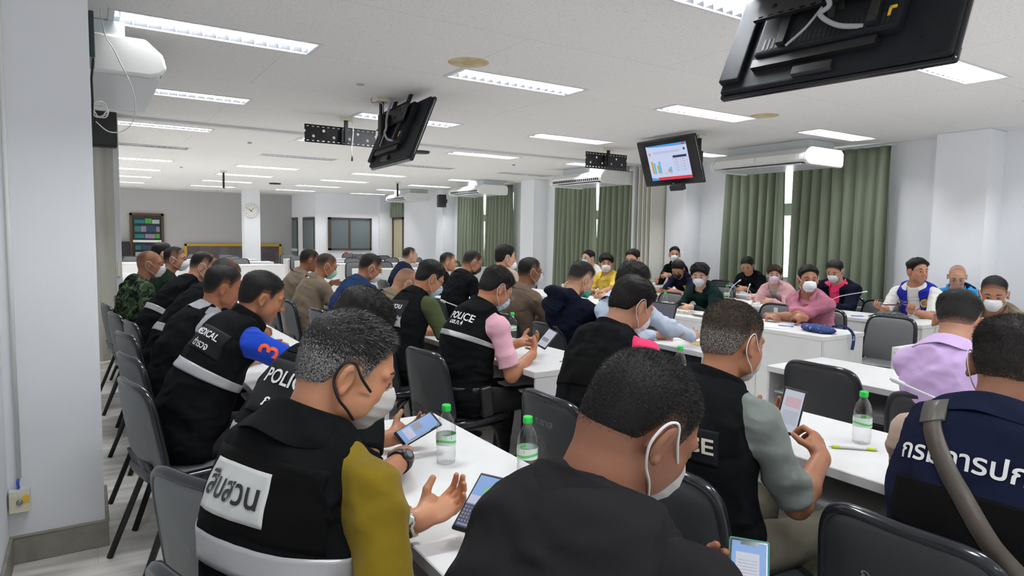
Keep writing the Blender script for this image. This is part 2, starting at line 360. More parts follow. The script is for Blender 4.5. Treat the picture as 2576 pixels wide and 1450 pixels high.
# ------------------------------------------------------------------ air conditioners
def aircon(label, x, y0, y1, flip=1, group='ceiling-hung air conditioners', open_=True):
    """front towards -X when flip=1; x is the front edge"""
    t = thing('air_conditioner', label, 'air conditioner', (x, y0, 0), 0, group); L = y1-y0; s = flip
    zb = 2.43
    mb = MB(); body = [(0, zb+.085), (.0, zb+.055), (.03, zb+.03), (.72, zb), (.76, zb+.02), (.76, zb+.15), (.7, zb+.2), (.12, zb+.2), (.03, zb+.13)]
    mb.prism([(s*a, b) for a, b in body], .05, L-.05, ACW); mb.build('body', parent=t, bevel=.008)
    mb = MB(); mb.prism([(s*a, b) for a, b in ((.2, zb+.19), (.74, zb+.19), (.74, H-.002), (.2, H-.002))], .12, L-.12, ACG); mb.build('housing', parent=t, bevel=.004)
    for ya, yb in ((0, .052), (L-.052, L)):
        mb = MB(); cap = [(-.012, zb+.05), (.02, zb+.012), (.08, zb-.008), (.74, zb-.012), (.775, zb+.02), (.775, zb+.165), (.72, zb+.21), (.1, zb+.21), (.01, zb+.13)]
        mb.prism([(s*a, b) for a, b in cap], ya, yb, ACW); mb.build('end_cap', parent=t, bevel=.015, seg=3)
    mb = MB(); mb.box((min(s*.02, s*.70), .1, zb-.004), (max(s*.02, s*.70), L-.1, zb+.01), ACG, tr(0, 0, 0)); mb.build('bottom_panel', parent=t)
    mb = MB()
    if open_:
        mb.box((min(-s*.004, s*.03), .09, zb+.045), (max(-s*.004, s*.03), L-.09, zb+.085), BLACKM)
        for i in range(24):
            y = .12+(L-.24)*i/23; mb.box((min(-s*.008, s*.0), y-.004, zb+.045), (max(-s*.008, 0), y+.004, zb+.085), ACG)
    for k in range(2):
        mb.box((min(-s*.008, -s*.002), .09+k*(L-.18)/2+.006, zb+(.088 if open_ else .05)), (max(-s*.008, -s*.002), .09+(k+1)*(L-.18)/2-.006, zb+.125), ACW)
    mb.build('outlet_grille', parent=t)
    return t
aircon('white ceiling air conditioner above the nearest curtained window', 7.33, 4.90, 6.38, open_=False)
aircon('white ceiling air conditioner above the middle curtained window', 7.35, 8.72, 10.2)
aircon('white ceiling air conditioner above the farthest curtained window', 7.35, 12.9, 14.35)
aircon('white ceiling air conditioner over the short valance by the louvred door', 7.35, 16.95, 18.35)
aircon('large white air conditioner hung beside the near left pillar', .43, 4.62, 6.12, flip=-1, open_=False)
aircon('white air conditioner peeping out behind the folded beige partition', .36, 10.2, 11.7, flip=-1)

# ------------------------------------------------------------------ speakers and small fittings
def speaker(label, loc, rz, s=(.16, .24, .36), M=BLACKM):
    t = thing('speaker', label, 'speaker', loc, rz); w, d, h = s[1]/2, s[0]/2, s[2]/2
    mb = MB(); mb.box((-d, -w, -h), (d, w, h), M); mb.build('cabinet', parent=t, bevel=.012)
    mb = MB(); mb.box((d, -w+.012, -h+.012), (d+.01, w-.012, h-.012), BLACK); mb.build('grille', parent=t, bevel=.004)
    mb = MB(); mb.box((-d-.05, -.02, -.05), (-d, .02, .05), M); mb.build('bracket', parent=t); return t
speaker('black wall speaker on the folded beige partition', (.155, 8.46, 2.585), -math.pi/2, (.18, .30, .40))
speaker('small black speaker on the window wall past the second far pillar', (8.2, 16.42, 2.42), math.pi*.94, (.2, .22, .34))
# thermostat-like call point on the near pillar, conduit above it
t = thing('wall_box', 'cream metal socket box with yellow sticker low on the near pillar', 'socket box', (-.285, 3.6, .295))
mb = MB(); mb.box((-.038, -.045, -.05), (.038, 0, .05), ALU); mb.build('box', parent=t, bevel=.003)
mb = MB(); mb.box((-.037, -.049, -.047), (.037, -.045, .04), CREAM); mb.build('faceplate', parent=t)
mb = MB(); mb.lathe([(.0, 0), (.012, 0), (.012, .008), (.008, .01), (0, .01)], mat('grey_metal', (.3, .31, .32), .35, metal=.7), M=tr(0, -.049, 0, rx=math.pi/2)); mb.build('connector', parent=t)
mb = MB(); mb.box((.012, -.0505, -.005), (.035, -.049, .028), YEL); mb.build('sticker', parent=t)
t = tag(MB().tube([(-.286, 3.592, .39), (-.286, 3.592, 2.75)], .009, ACW).build('conduit'), 'white conduit running up the near pillar', 'conduit')
tag(MB().tube([(-.288, 3.57, .35), (-.292, 3.585, .375), (-.287, 3.592, .395)], .006, BLUEP).build('cable_end'), 'short blue cable end entering the socket box', 'cable')
mb = MB(); mb.box((0, -.04, -.085), (.012, .04, .075), ACG); o = mb.build('access_panel', loc=(.05, 4.22, 2.50), bevel=.004)
bpy.data.objects.remove(o)
t = thing('wireless_router', 'dark green-black panel seen edge-on high beside the near pillar', 'wall panel', (.056, 4.3, 2.55))
mb = MB(); mb.box((-.016, 0, -.125), (.010, .34, .12), mat('dark_green_plastic', (.03, .05, .05), .3)); mb.build('panel', parent=t, bevel=.006)
mb = MB(); mb.box((-.045, .1, -.09), (-.016, .26, .07), BLACKM); mb.build('wall_bracket', parent=t)
tag(MB().tube([(.058, 4.3, 2.42), (.052, 4.31, 2.37), (.045, 4.3, 2.31), (.047, 4.32, 2.2), (.04, 4.36, 2.05)], .006, BLACKM).build('power_cable'), 'black cable dangling under the dark edge-on panel', 'cable')
pts = []
for i in range(70):
    a = i/69*2*math.pi*3; rr = .045+.012*math.sin(i*.9)*.5-(.00015*i); pts.append((.052+.045*0+rr*math.sin(a)*.9+.03, 4.45+.01*math.sin(a*2), 2.17+rr*math.cos(a)))
tag(MB().tube(pts, .0035, CABW, n=6).build('coiled_cable'), 'coiled cream cable hanging in front of the large air conditioner', 'cable')
pts = [(.10, 4.5, 2.74), (.12, 4.5, 2.6), (.16, 4.48, 2.52), (.19, 4.45, 2.44), (.235, 4.43, 2.33), (.255, 4.42, 2.22), (.24, 4.42, 2.12), (.19, 4.42, 2.06), (.12, 4.42, 2.05), (.06, 4.42, 2.1)]
def smooth_pts(P, n=6):
    P = [Vector(p) for p in P]; Q = []
    for i in range(len(P)-1):
        p0, p1, p2, p3 = P[max(i-1, 0)], P[i], P[i+1], P[min(i+2, len(P)-1)]
        for k in range(n):
            u = k/n; Q.append(.5*((2*p1)+(p2-p0)*u+(2*p0-5*p1+4*p2-p3)*u*u+(3*p1-p0-3*p2+p3)*u**3))
    return Q+[P[-1]]
tag(MB().tube(smooth_pts(pts), .003, CABW, n=6).build('hanging_cable'), 'thin white cable looping down from the ceiling beside the near pillar', 'cable')
# round ceiling fittings
STAIN = mat('yellowed_ceiling_board', (.56, .49, .33), .9, var=(6, (.45, .36, .2), .4, .6))
def disc(name, label, cat, x, y, r, m, h=.006, inner=None):
    mb = MB(); mb.lathe([(0, -h), (r*.9, -h), (r, 0)], m, n=32); o = mb.build(name, loc=(x, y, H)); tag(o, label, cat)
    if inner: MB().lathe([(0, -h-.004), (inner[0], -h-.004), (inner[0]+.004, -h)], inner[1], n=24).build('cover', parent=o)
    return o
disc('ceiling_stain_disc', 'yellowed round cover on the ceiling above the first light from the pillar', 'ceiling cover', 2.37, 4.33, .15, STAIN, .004, (.05, mat('stain_centre', (.40, .36, .22), .8)))
disc('ceiling_stain_disc', 'yellowed round cover on the ceiling right of a lit light near the windows', 'ceiling cover', 5.80, 4.37, .14, STAIN, .004)
disc('round_air_vent', 'dark round ceiling vent right of the tilted television seen from behind', 'ceiling vent', 4.28, 9.29, .14, BLACK, .03)
disc('round_air_vent', 'small dark round ceiling vent far back near the clock column', 'ceiling vent', 4.09, 17.69, .15, BLACK, .03)
disc('sprinkler_rosette', 'small grey disc on the ceiling left of the tilted television', 'ceiling fitting', 1.97, 5.485, .035, CABLE, .008)
disc('smoke_detector', 'white smoke detector on the ceiling left of the middle row of lights', 'smoke detector', 4.375, 8.26, .05, ACW, .035, (.03, ACW))
disc('smoke_detector', 'white smoke detector far back beside the small dark vent', 'smoke detector', 4.75, 17.2, .06, ACW, .035, (.03, ACW))
disc('fire_sprinkler', 'tiny ceiling sprinkler above the far left of the room', 'sprinkler', 1.957, 9.917, .03, CABLE, .02, (.01, CABLE))
disc('fire_sprinkler', 'tiny ceiling sprinkler between the dark light and the windows', 'sprinkler', 6.35, 9.91, .03, CABLE, .02, (.01, CABLE))
disc('fire_sprinkler', 'tiny ceiling sprinkler above the far tables at left', 'sprinkler', 1.6, 14.6, .03, CABLE, .02, (.01, CABLE))

# ------------------------------------------------------------------ televisions and empty television brackets
SCR_B = mat('slide_background', (.02, .02, .02), .3, emit=(.60, .66, .92), estr=.72)
def glow(name, c, s=.62): return mat('slide_'+name, (.01, .01, .01), .3, emit=c, estr=s)
def television(label, BL, BR, zb, h, tilt, screen=False, back=True):
    """BL, BR: bottom corners as seen by somebody facing the side named; local x along the width, y thickness to the back, z up"""
    a, b = Vector((*BL, zb)), Vector((*BR, zb)); w = (b-a).length; d = (b-a).normalized()
    t = thing('television', label, 'television'); up0 = Vector((0, 0, 1)); n = Vector((-d.y, d.x, 0))   # n points away from the viewer side
    up = (up0*math.cos(tilt)+n*math.sin(tilt)); nn = d.cross(up)*-1
    c = (a+b)/2
    t.matrix_world = Matrix(((d.x, nn.x, up.x, c.x), (d.y, nn.y, up.y, c.y), (d.z, nn.z, up.z, c.z), (0, 0, 0, 1)))
    W = w/2
    if screen:       # viewer sees the screen at y=0 side (towards -y)
        mb = MB(); mb.box((-W, 0, 0), (W, .035, h), TVG); mb.build('bezel', parent=t, bevel=.018, seg=3)
        mb = MB(); mb.box((-W+.06, .035, .06), (W-.06, .10, h-.05), TVB); mb.build('rear_shell', parent=t, bevel=.02)
        mb = MB(); mb.box((-.01, -.002, .014), (.012, 0, .03), CHROME); mb.build('badge', parent=t)
        mb = MB(); mb.tube([(W-.004, -.0005, .03), (W-.004, -.0005, h-.03)], .0025, CHROME, n=6); mb.build('edge_strip', parent=t)
        mb = MB(); mb.box((-.09, .0, -.075), (.13, .07, -.004), BLACK); mb.build('speaker_bar', parent=t, bevel=.012)
        sx0, sx1, sz0, sz1 = -W+.155, W-.165, .075, h-.075
        def R(u0, v0, u1, v1, m, name, dpt=.0018, par=None):
            mb = MB(); mb.box((sx0+(sx1-sx0)*u0, -dpt, sz0+(sz1-sz0)*v0), (sx0+(sx1-sx0)*u1, 0, sz0+(sz1-sz0)*v1), m); return mb.build(name, parent=par or t)
        S = R(0, 0, 1, 1, SCR_B, 'screen')
        mb = MB(); g = lambda u, v: (sx0+(sx1-sx0)*u, sz0+(sz1-sz0)*v)
        mb.prism([g(0, 1), g(1, 1), g(1, .93), g(.6, .935), g(.3, .95), g(.1, .965)], -.0024, -.0018, glow('blue', (.06, .40, 1)))
        mb.prism([g(0, 0), g(.18, 0), g(.18, .05), g(.1, .07), g(0, .09)], -.0024, -.0018, glow('blue', (.06, .40, 1)))
        mb.prism([g(.9, .99), g(.97, 1), g(.95, .93), g(.88, .93)], -.0028, -.0024, glow('red', (.9, .03, .06))); mb.build('slide_banner', parent=S)
        R(.17, 0, 1, .085, glow('red', (.9, .03, .06)), 'slide_footer', .0026, S)
        OR, CY, GR, NV, LN = glow('orange', (.78, .40, .06)), glow('cyan', (.08, .62, 1)), glow('grey', (.42, .46, .62), .6), glow('navy', (.02, .03, .09)), glow('line', (.3, .33, .45), .6)
        for u, hh, m in ((.06, .36, OR), (.115, .31, CY), (.20, .235, OR), (.25, .34, CY), (.46, .105, OR), (.51, .155, CY), (.35, .006, OR), (.40, .006, CY)):
            R(u, .205, u+.046, .205+hh, m, 'chart_bar', .0026, S)
        mb = MB(); r = random.Random(3)
        for v, a, b in ((.80, .15, .86), (.765, .18, .8)):
            u = a
            while u < b: q = r.uniform(.01, .035); mb.box((g(u, 0)[0], -.0024, g(0, v)[1]), (g(u+q, 0)[0], -.0018, g(0, v+.014)[1]), GR); u += q+.006
        for u in (.1, .24, .38, .5): mb.box((g(u, 0)[0], -.0024, g(0, .17)[1]), (g(u+.05, 0)[0], -.0018, g(0, .185)[1]), GR)
        for i in range(5):
            for u in (.67, .84): mb.box((g(u, 0)[0], -.0024, g(0, .245+i*.076)[1]), (g(u+.07, 0)[0], -.0018, g(0, .262+i*.076)[1]), GR if i != 3 or u < .8 else OR)
        mb.build('slide_text', parent=S)
        mb = MB(); R(.63, .60, .96, .665, NV, 'table_header', .0026, S)
        for i in range(6): mb.box((g(.63, 0)[0], -.0024, g(0, .215+i*.076)[1]), (g(.96, 0)[0], -.0018, g(0, .218+i*.076)[1]), LN)
        for u in (.63, .80, .957): mb.box((g(u, 0)[0], -.0024, g(0, .215)[1]), (g(u+.003, 0)[0], -.0018, g(0, .6)[1]), LN)
        mb.build('table_grid', parent=S)
        for u, v, m in ((.07, .77, OR), (.93, .82, glow('green', (.03, .2, .16)))):
            mb = MB(); mb.lathe([(0, 0), (.018, 0), (.018, .001)], m, M=tr(g(u, 0)[0], -.002, g(0, v)[1], rx=math.pi/2)); mb.build('slide_emblem', parent=S)
    else:            # viewer sees the back; the panel's picture faces away (+y)
        mb = MB(); mb.box((-W, .045, 0), (W, .085, h), TVG); mb.build('bezel', parent=t, bevel=.016, seg=3)
        mb = MB(); mb.prism([(-W+.012, .012), (W-.012, .012), (W-.012, h-.012), (-W+.012, h-.012)], .02, .05, TVB); mb.build('rear_shell', parent=t, bevel=.016, seg=3)
        mb = MB(); mb.box((-W+.01, -.012, .055), (-W+.12, .03, h-.03), TVB); mb.build('rear_rib', parent=t, bevel=.01, seg=3)
        mb = MB(); mb.box((-W+.18, -.035, .155), (W-.22, .03, h-.05), TVB); mb.build('electronics_cover', parent=t, bevel=.014)
        mb = MB(); mb.box((-W+.17, -.012, .105), (W-.30, .03, .15), BLACKM)
        for k in range(26): mb.box((-W+.22+k*.022, -.0365, .175), (-W+.23+k*.022, -.033, .235), BLACKM)
        mb.build('vent_slots', parent=t)
        mb = MB(); mb.box((-.13, -.004, .028), (.05, .022, .075), BLACKM); mb.build('stand_socket', parent=t, bevel=.004)
        mb = MB()
        for u, v in ((-.3, .12), (-.1, .09), (.12, .11), (.38, .12), (-.42, .08), (.25, .2)): mb.lathe([(0, 0), (.006, 0), (.006, .004)], BLACKM, n=10, M=tr(u, .019, v, rx=math.pi/2))
        mb.build('screws', parent=t)
        mb = MB(); mb.tube([(W-.0, .065, .06), (W-.0, .065, h-.04)], .004, CHROME, n=6); mb.build('edge_strip', parent=t)
        zb_ = h*.56
        for u in (-.20, .20): mb = MB(); mb.box((u-.02, -.062, .18), (u+.02, -.034, h+.03), BLACKM); mb.build('mount_arm', parent=t)
        wall_plate(t, -.36, .36, -.075, zb_, BLACKM)
        mb = MB(); mb.tube(smooth_pts([(-.05, -.14, h+.10), (-.03, -.12, h*.7), (.02, -.10, h*.5), (-.02, -.085, .26), (.06, -.06, .20), (.16, -.03, .19)]), .0115, CABLE); mb.build('cable_sleeve', parent=t)
        mb = MB(); mb.tube(smooth_pts([(-.02, -.085, .30), (-.08, -.07, .22), (-.17, -.045, .165)]), .006, CABLE); mb.build('cable', parent=t)
        mb = MB(); mb.box((.25, -.04, .21), (.262, -.03, .26), YEL); mb.box((.25, -.04, .245), (.28, -.03, .26), YEL); mb.build('yellow_plug', parent=t, bevel=.002)
        ct = Vector((c.x, c.y, 0)); 
    return t
def wall_plate(par, x0, x1, y, z, m, h=.18):
    """pierced steel plate: a real hole grid with two rows of slots and six round holes"""
    bm = bmesh.new(); w = x1-x0; th = .004; n = 14
    outer = [bm.verts.new((x0+w*a, y, z+h*b)) for a, b in ((0, 0), (1, 0), (1, .55), (.985, .6), (.985, .7), (1, .75), (1, 1), (0, 1), (0, .72), (.015, .67), (.015, .6), (0, .55))]
    E = [bm.edges.new((outer[i], outer[(i+1) % len(outer)])) for i in range(len(outer))]
    def hole(P):
        v = [bm.verts.new(p) for p in P]
        for i in range(len(v)): E.append(bm.edges.new((v[i], v[(i+1) % len(v)])))
    for a, b in ((.12, .36), (.26, .70), (.40, .36), (.62, .36), (.74, .70), (.88, .36)):
        hole([(x0+w*a+.0155*math.cos(k*math.pi/8), y, z+h*b+.0155*math.sin(k*math.pi/8)) for k in range(16)])
    for i in range(n):
        for b in (.09, .92):
            cx = x0+w*(i+.6)/(n+.2); hole([(cx-.012, y, z+h*b-.004), (cx+.012, y, z+h*b-.004), (cx+.012, y, z+h*b+.004), (cx-.012, y, z+h*b+.004)])
    bmesh.ops.triangle_fill(bm, use_beauty=True, use_dissolve=False, edges=E)
    me = bpy.data.meshes.new('plate'); bm.to_mesh(me); bm.free(); me.materials.append(m)
    o = bpy.data.objects.new('bracket_plate', me); COL.objects.link(o); o.parent = par
    s = o.modifiers.new('s', 'SOLIDIFY'); s.thickness = th
    mb = MB(); mb.box((x0, y-.014, z-.004), (x1, y+.004, z+.001), m); mb.box((x0, y-.014, z+h), (x1, y+.004, z+h+.004), m); mb.build('bracket_lip', parent=par)
    return o
PLY = .0
TV = []
TV.append(television('black television hung from the ceiling at top right, seen from behind', (2.630, 2.283), (2.745, 1.256), 2.215, .58, math.radians(26.8)))
TV.append(television('black television tilted on a ceiling pole, seen from behind at a steep angle', (2.342, 6.368), (2.278, 5.264), 2.15, .60, math.radians(21.8)))
TV.append(television('television hanging near the curtains showing a bar chart slide', (6.109, 6.357), (6.067, 5.349), 2.15, .585, math.radians(-19), screen=True))
def pole(label, x, y, z0, plate=None, box=CREAM, h=.18, sx=.05):
    t = thing('ceiling_pole', label, 'ceiling bracket', (x, y, 0)); 
    mb = MB(); mb.box((-sx*1.2, -sx, H-.035), (sx*1.2, sx, H-.001), box); mb.build('ceiling_box', parent=t, bevel=.004)
    mb = MB(); mb.box((-.019, -.019, z0), (.019, .019, H-.03), BLACKM); mb.build('pole', parent=t, bevel=.006)
    if plate:
        wall_plate(t, plate[0], plate[1], plate[2], plate[3], BLACKM, h)
        mb = MB(); mb.box((-.05, -.012 if plate[2] < 0 else .0, z0), (.012, plate[2], z0+.13), BLACKM); mb.build('clamp', parent=t, bevel=.004)
    return t
t = pole('empty pierced black television bracket under a ceiling pole, behind the tilted television', 2.40, 7.13, 2.48, (-.43, .36, .06, 2.465))
mb = MB(); mb.tube(smooth_pts([(.06, -.02, H-.01), (.07, -.03, 2.62), (.065, -.03, 2.52), (.05, -.03, 2.40), (.06, -.03, 2.33)]), .005, CABW); mb.tube([(.06, -.03, 2.34), (.055, -.03, 2.285)], .009, BLACKM); mb.build('loose_cable', parent=t)
t = pole('empty pierced black television bracket left of the television with the slide', 6.20, 7.22, 2.5, (-.36, .40, .06, 2.462), h=.215)
t = pole('black ceiling pole holding the tilted television seen from behind', 2.335, 5.93, 2.42)
mb = MB(); mb.box((-.03, -.05, 2.40), (.12, .02, 2.60), BLACKM); mb.build('hinge', parent=t, bevel=.006)
t = pole('cream ceiling box and pole behind the television with the slide', 6.30, 5.66, 2.45)
mb = MB(); mb.box((-.16, -.05, 2.42), (.02, .02, 2.56), BLACKM); mb.build('hinge', parent=t, bevel=.006)
t = pole('black ceiling pole carrying the large television at top right', 2.80, 1.78, 2.45)
mb = MB(); mb.box((-.0, -.05, 2.40), (.10, .03, 2.55), BLACKM); mb.build('hinge', parent=t, bevel=.006)
pole('bare black ceiling pole far back left of the clock column', 2.42, 14.92, 2.39); pole('bare black ceiling pole far back towards the windows', 6.33, 15.05, 2.40)
tag(MB().tube(smooth_pts([(2.24, 5.94, H-.005), (2.235, 5.93, 2.71), (2.25, 5.92, 2.70), (2.30, 5.92, 2.71), (2.335, 5.90, 2.69), (2.335, 5.90, 2.60)]), .006, CABLE).build('television_cable'), 'grey cable leaving a ceiling hole beside the tilted television', 'cable')

# ------------------------------------------------------------------ the back of the room
t = thing('wall_clock', 'round white wall clock on the far column', 'clock', (4.145, 20.93, 2.12)); R = tr(0, 0, 0, rx=math.pi/2)
mb = MB(); mb.lathe([(0, -.02), (.205, -.02), (.212, .01), (.2, .02), (.192, .012)], ACG, n=40, M=R); mb.build('case', parent=t)
mb = MB(); mb.lathe([(0, .012), (.194, .012)], mat('clock_dial', (.78, .78, .72), .5), n=40, M=R); fc = mb.build('dial', parent=t)
def text_obj(name, s, size, m, parent=None, M=None, ext=.0006, sub=0, bold=False, font=None, spacing=1.0):
    cu = bpy.data.curves.new(name, 'FONT'); cu.body = s; cu.size = size; cu.extrude = ext; cu.align_x = 'CENTER'; cu.align_y = 'CENTER'; cu.resolution_u = 3; cu.space_character = spacing
    if bold: cu.offset = size*.018
    o = bpy.data.objects.new(name, cu); COL.objects.link(o); dg = bpy.context.evaluated_depsgraph_get(); dg.update()
    me = bpy.data.meshes.new_from_object(o.evaluated_get(dg)); bpy.data.objects.remove(o); me.name = name
    if M is not None: me.transform(M)
    me.materials.clear(); me.materials.append(m); q = bpy.data.objects.new(name, me); COL.objects.link(q)
    if parent: q.parent = parent
    return q
for k in range(12):
    a = math.pi/2-(k+1)*math.pi/6; text_obj('numeral', str(k+1), .045, BLACK, t, tr(.155*math.cos(a), -.0135, .155*math.sin(a), rx=math.pi/2))
for nm, a, l, w in (('hour_hand', math.radians(90-305), .09, .007), ('minute_hand', math.radians(90-42), .135, .005)):
    mb = MB(); mb.box((-.03, -w, 0), (l, w, .003), BLACK, tr(0, -.015, 0, rx=math.pi/2) @ Matrix.Rotation(a, 4, 'Z')); mb.build(nm, parent=t)
# document cabinet by the back wall
WOODB = mat('brown_wood', (.10, .05, .02), .4)
t = thing('document_cabinet', 'brown glazed document cabinet full of folders at the back wall', 'cabinet', (1.545, 23.08, 0))
mb = MB()
for a, b in (((-.455, -.05, 0), (-.39, 0, 2.01)), ((.39, -.05, 0), (.455, 0, 2.01)), ((-.455, -.05, 1.94), (.455, 0, 2.01)), ((-.455, -.05, 0), (.455, 0, .07)), ((-.39, -.012, .07), (.39, 0, 1.94))): mb.box(a, b, WOODB if a[2] != .07 else mat('cabinet_inside', (.03, .04, .045), .6))
mb.build('frame', parent=t); mb = MB(); mb.box((-.38, -.075, 1.13), (.38, -.02, 1.20), ACW); mb.build('shelf_edge', parent=t)
fc_ = {n: mat('folder_'+n, c, .5) for n, c in dict(teal=(.02, .16, .16), green=(.06, .30, .04), white=(.4, .42, .44), violet=(.25, .2, .3), navy=(.03, .05, .1)).items()}
r = random.Random(2)
for z, hh in ((1.70, .17), (1.45, .2), (1.25, .17), (.9, .2), (.65, .2)):
    x = -.33
    while x < .3:
        w = r.uniform(.12, .28); nm = r.choice(list(fc_)); o = MB().box((0, -.05, 0), (min(w, .34-x), -.013, hh*r.uniform(.6, 1)), fc_[nm]).build('folder_stack', loc=(1.545+x, 23.08, z))
        tag(o, f"{nm} folders in the glazed cabinet at {'eye' if z > 1.5 else 'middle' if z > 1.2 else 'low'} level, {'left' if x < -.15 else 'middle' if x < .1 else 'right'} part", 'folders', 'folders inside the glazed cabinet'); x += w+.01
t = thing('notice_board', 'wide gold-framed board leaning on the back wall', 'board', (4.025, 23.02, 0)); mb = MB(); W2 = 1.475
for a, b in (((-W2, -.03, 1.02), (W2, .02, 1.10)), ((-W2, -.03, 0), (-W2+.08, .02, 1.1)), ((W2-.08, -.03, 0), (W2, .02, 1.1)), ((-W2, -.03, 0), (W2, .02, .06))): mb.box(a, b, GOLD)
mb.build('gilt_frame', parent=t, bevel=.01); mb = MB(); mb.box((-W2+.08, -.0, .06), (W2-.08, .015, 1.02), mat('dark_board', (.09, .075, .085), .2, var=(1.1, (.20, .17, .2), .45, .7))); mb.build('panel', parent=t)
t = thing('office_cupboard', 'low dark cupboard left of the glazed cabinet', 'cupboard', (.95, 22.7, 0)); mb = MB(); mb.box((-.8, 0, 0), (.12, .37, 1.15), BLACK); mb.build('body', parent=t, bevel=.01)
mb = MB(); mb.box((-.02, -.02, .3), (0, 0, .62), CHROME); mb.build('handle', parent=t)
# office box window and side doors
mb = MB(); f = .06
for a, b in (((6.5, 21.07, .95), (7.95, 21.13, .95+f)), ((6.5, 21.07, 2.0-f), (7.95, 21.13, 2.0)), ((6.5, 21.07, .95), (6.5+f*1.6, 21.13, 2.0)), ((7.95-f, 21.07, .95), (7.95, 21.13, 2.0)), ((7.17, 21.075, .95), (7.24, 21.13, 2.0))): mb.box(a, b, DARKF)
w = mb.build('window_4', kind='structure'); mb = MB(); mb.box((6.56, 21.095, 1.0), (7.9, 21.115, 1.95), FROST); mb.build('window_pane', parent=w)
def slab(name, a, b, z0, z1, th, m, kind=None, parent=None):
    a, b = Vector((*a, 0)), Vector((*b, 0)); d = (b-a).normalized(); n = Vector((-d.y, d.x, 0))*th; mb = MB()
    V = [a-n*.5, b-n*.5, b+n*.5, a+n*.5]; mb.add([(p.x, p.y, z0) for p in V]+[(p.x, p.y, z1) for p in V], [(0, 3, 2, 1), (4, 5, 6, 7), (0, 1, 5, 4), (1, 2, 6, 5), (2, 3, 7, 6), (3, 0, 4, 7)], m)
    return mb.build(name, kind=kind, parent=parent)
bpy.data.objects.remove(bpy.data.objects['wall_office_side'])
A, B = Vector((6.2, 21.14)), Vector((5.93, 23.1))
slab('wall_office_side', A, B, 0, H, .1, WHITE_WALL, 'structure')
for k, (u, v) in enumerate(((.05, .52), (.74, .98))):
    nrm = Vector((-.06, -.008)); p, q = A.lerp(B, u)+nrm, A.lerp(B, v)+nrm
    d = slab(f'door_{k+2}', p, q, 0, 2.0, .03, DARKF, 'structure'); p2, q2 = p.lerp(q, .1)+nrm*.3, p.lerp(q, .9)+nrm*.3
    slab('door_glass', p2, q2, .15, 1.9, .02, FROST, parent=d); slab('door_rail', p.lerp(q, .02)+nrm*.5, p.lerp(q, .98)+nrm*.5, .88, .96, .02, ACG, parent=d)

# ------------------------------------------------------------------ desks
def make_desk(L=1.8, D=.57, flip=False):
    """person side at x=0, front panel at x=D; runs along +y"""
    t = thing('desk', '', 'desk', group='white laminate conference desks')
    T = .75; th = .036
    mb = MB(); mb.box((0, 0, T-th), (D, L, T), DESK_W); mb.build('desktop', parent=t, bevel=.003, seg=1)
    for y in (.0, L-.02): mb = MB(); mb.box((.01, y+.002, 0), (D-.006, y+.018, T-th), DESK_W); mb.build('end_panel', parent=t, bevel=.002, seg=1)
    mb = MB(); mb.box((D-.022, .02, .0), (D-.006, L-.02, T-th), DESK_W); mb.build('front_panel', parent=t)
    mb = MB(); mb.box((.06, .02, T-th-.13), (D-.03, L-.02, T-th-.118), DESK_E); mb.build('book_shelf', parent=t)
    mb = MB(); mb.box((D-.001, .12, T-.026), (D+.003, .20, T-.010), CHROME); mb.build('maker_plate', parent=t)
    for y in (.0, L-.0): MB().box((D-.01, y-.0008, 0), (D-.002, y+.0008, T-th), EDGE_T).build('edge_tape', parent=t)
    return t
desk0 = make_desk(); used = False
def desk(x, y, label, rz=0, D=.57, L=1.8):
    """x,y = person-side corner with the lower y"""
    global used
    if not used: used = True; desk0.location = (x, y, 0); desk0.rotation_euler = (0, 0, rz); desk0['label'] = label; return desk0
    return dup(desk0, (x, y, 0), rz, label)
G1, G2 = .68, 2.97; ROWN = {'A': 'row beside the left aisle', 'B': 'second row from the left aisle', 'C': 'third row from the left aisle', 'D': 'row facing back across the middle', 'E': 'second row facing back', 'F': 'row by the curtains'}
for r_, x in (('A', .64), ('B', 2.06), ('C', 3.41)):
    for k, y in enumerate((G1-1.8, G1, G2, G2+1.8, G2+3.6)):
        if k == 4 and r_ == 'A': continue
        w = ['behind the camera side', 'nearest before the aisle gap', 'first after the aisle gap', 'second after the aisle gap', 'third after the aisle gap'][k]
        desk(x, y, f'white desk in the {ROWN[r_]}, {w}')
for r_, x in (('D', 5.39), ('E', 6.90), ('F', 7.98)):
    for k, y in enumerate((G1-1.8, G1, G2+.03, G2+1.84, G2+3.65)):
        w = ['at the right edge', 'before the aisle gap', 'first after the aisle gap', 'second after the aisle gap', 'third after the aisle gap'][k]
        desk(x, y+1.8, f'white desk in the {ROWN[r_]}, {w}', rz=math.pi)
# desks across the back of the room, front panels towards the camera
n_ = 0
for yy, xs, nm in ((13.2, (4.75, 6.6), 'first'), (15.7, (2.05, 4.9, 6.72), 'second'), (17.3, (.3, 2.15, 4.6, 6.42), 'third'), (18.9, (2.1, 4.7, 6.5), 'fourth')):
    for i, x in enumerate(xs):
        desk(x, yy+.57, f"white desk turned to face the camera, {nm} cross row, {['leftmost', 'second', 'third', 'fourth'][i]} from the left", rz=-math.pi/2)
desk(.45, 11.6, 'white desk far left beside the folded beige partition', rz=0)

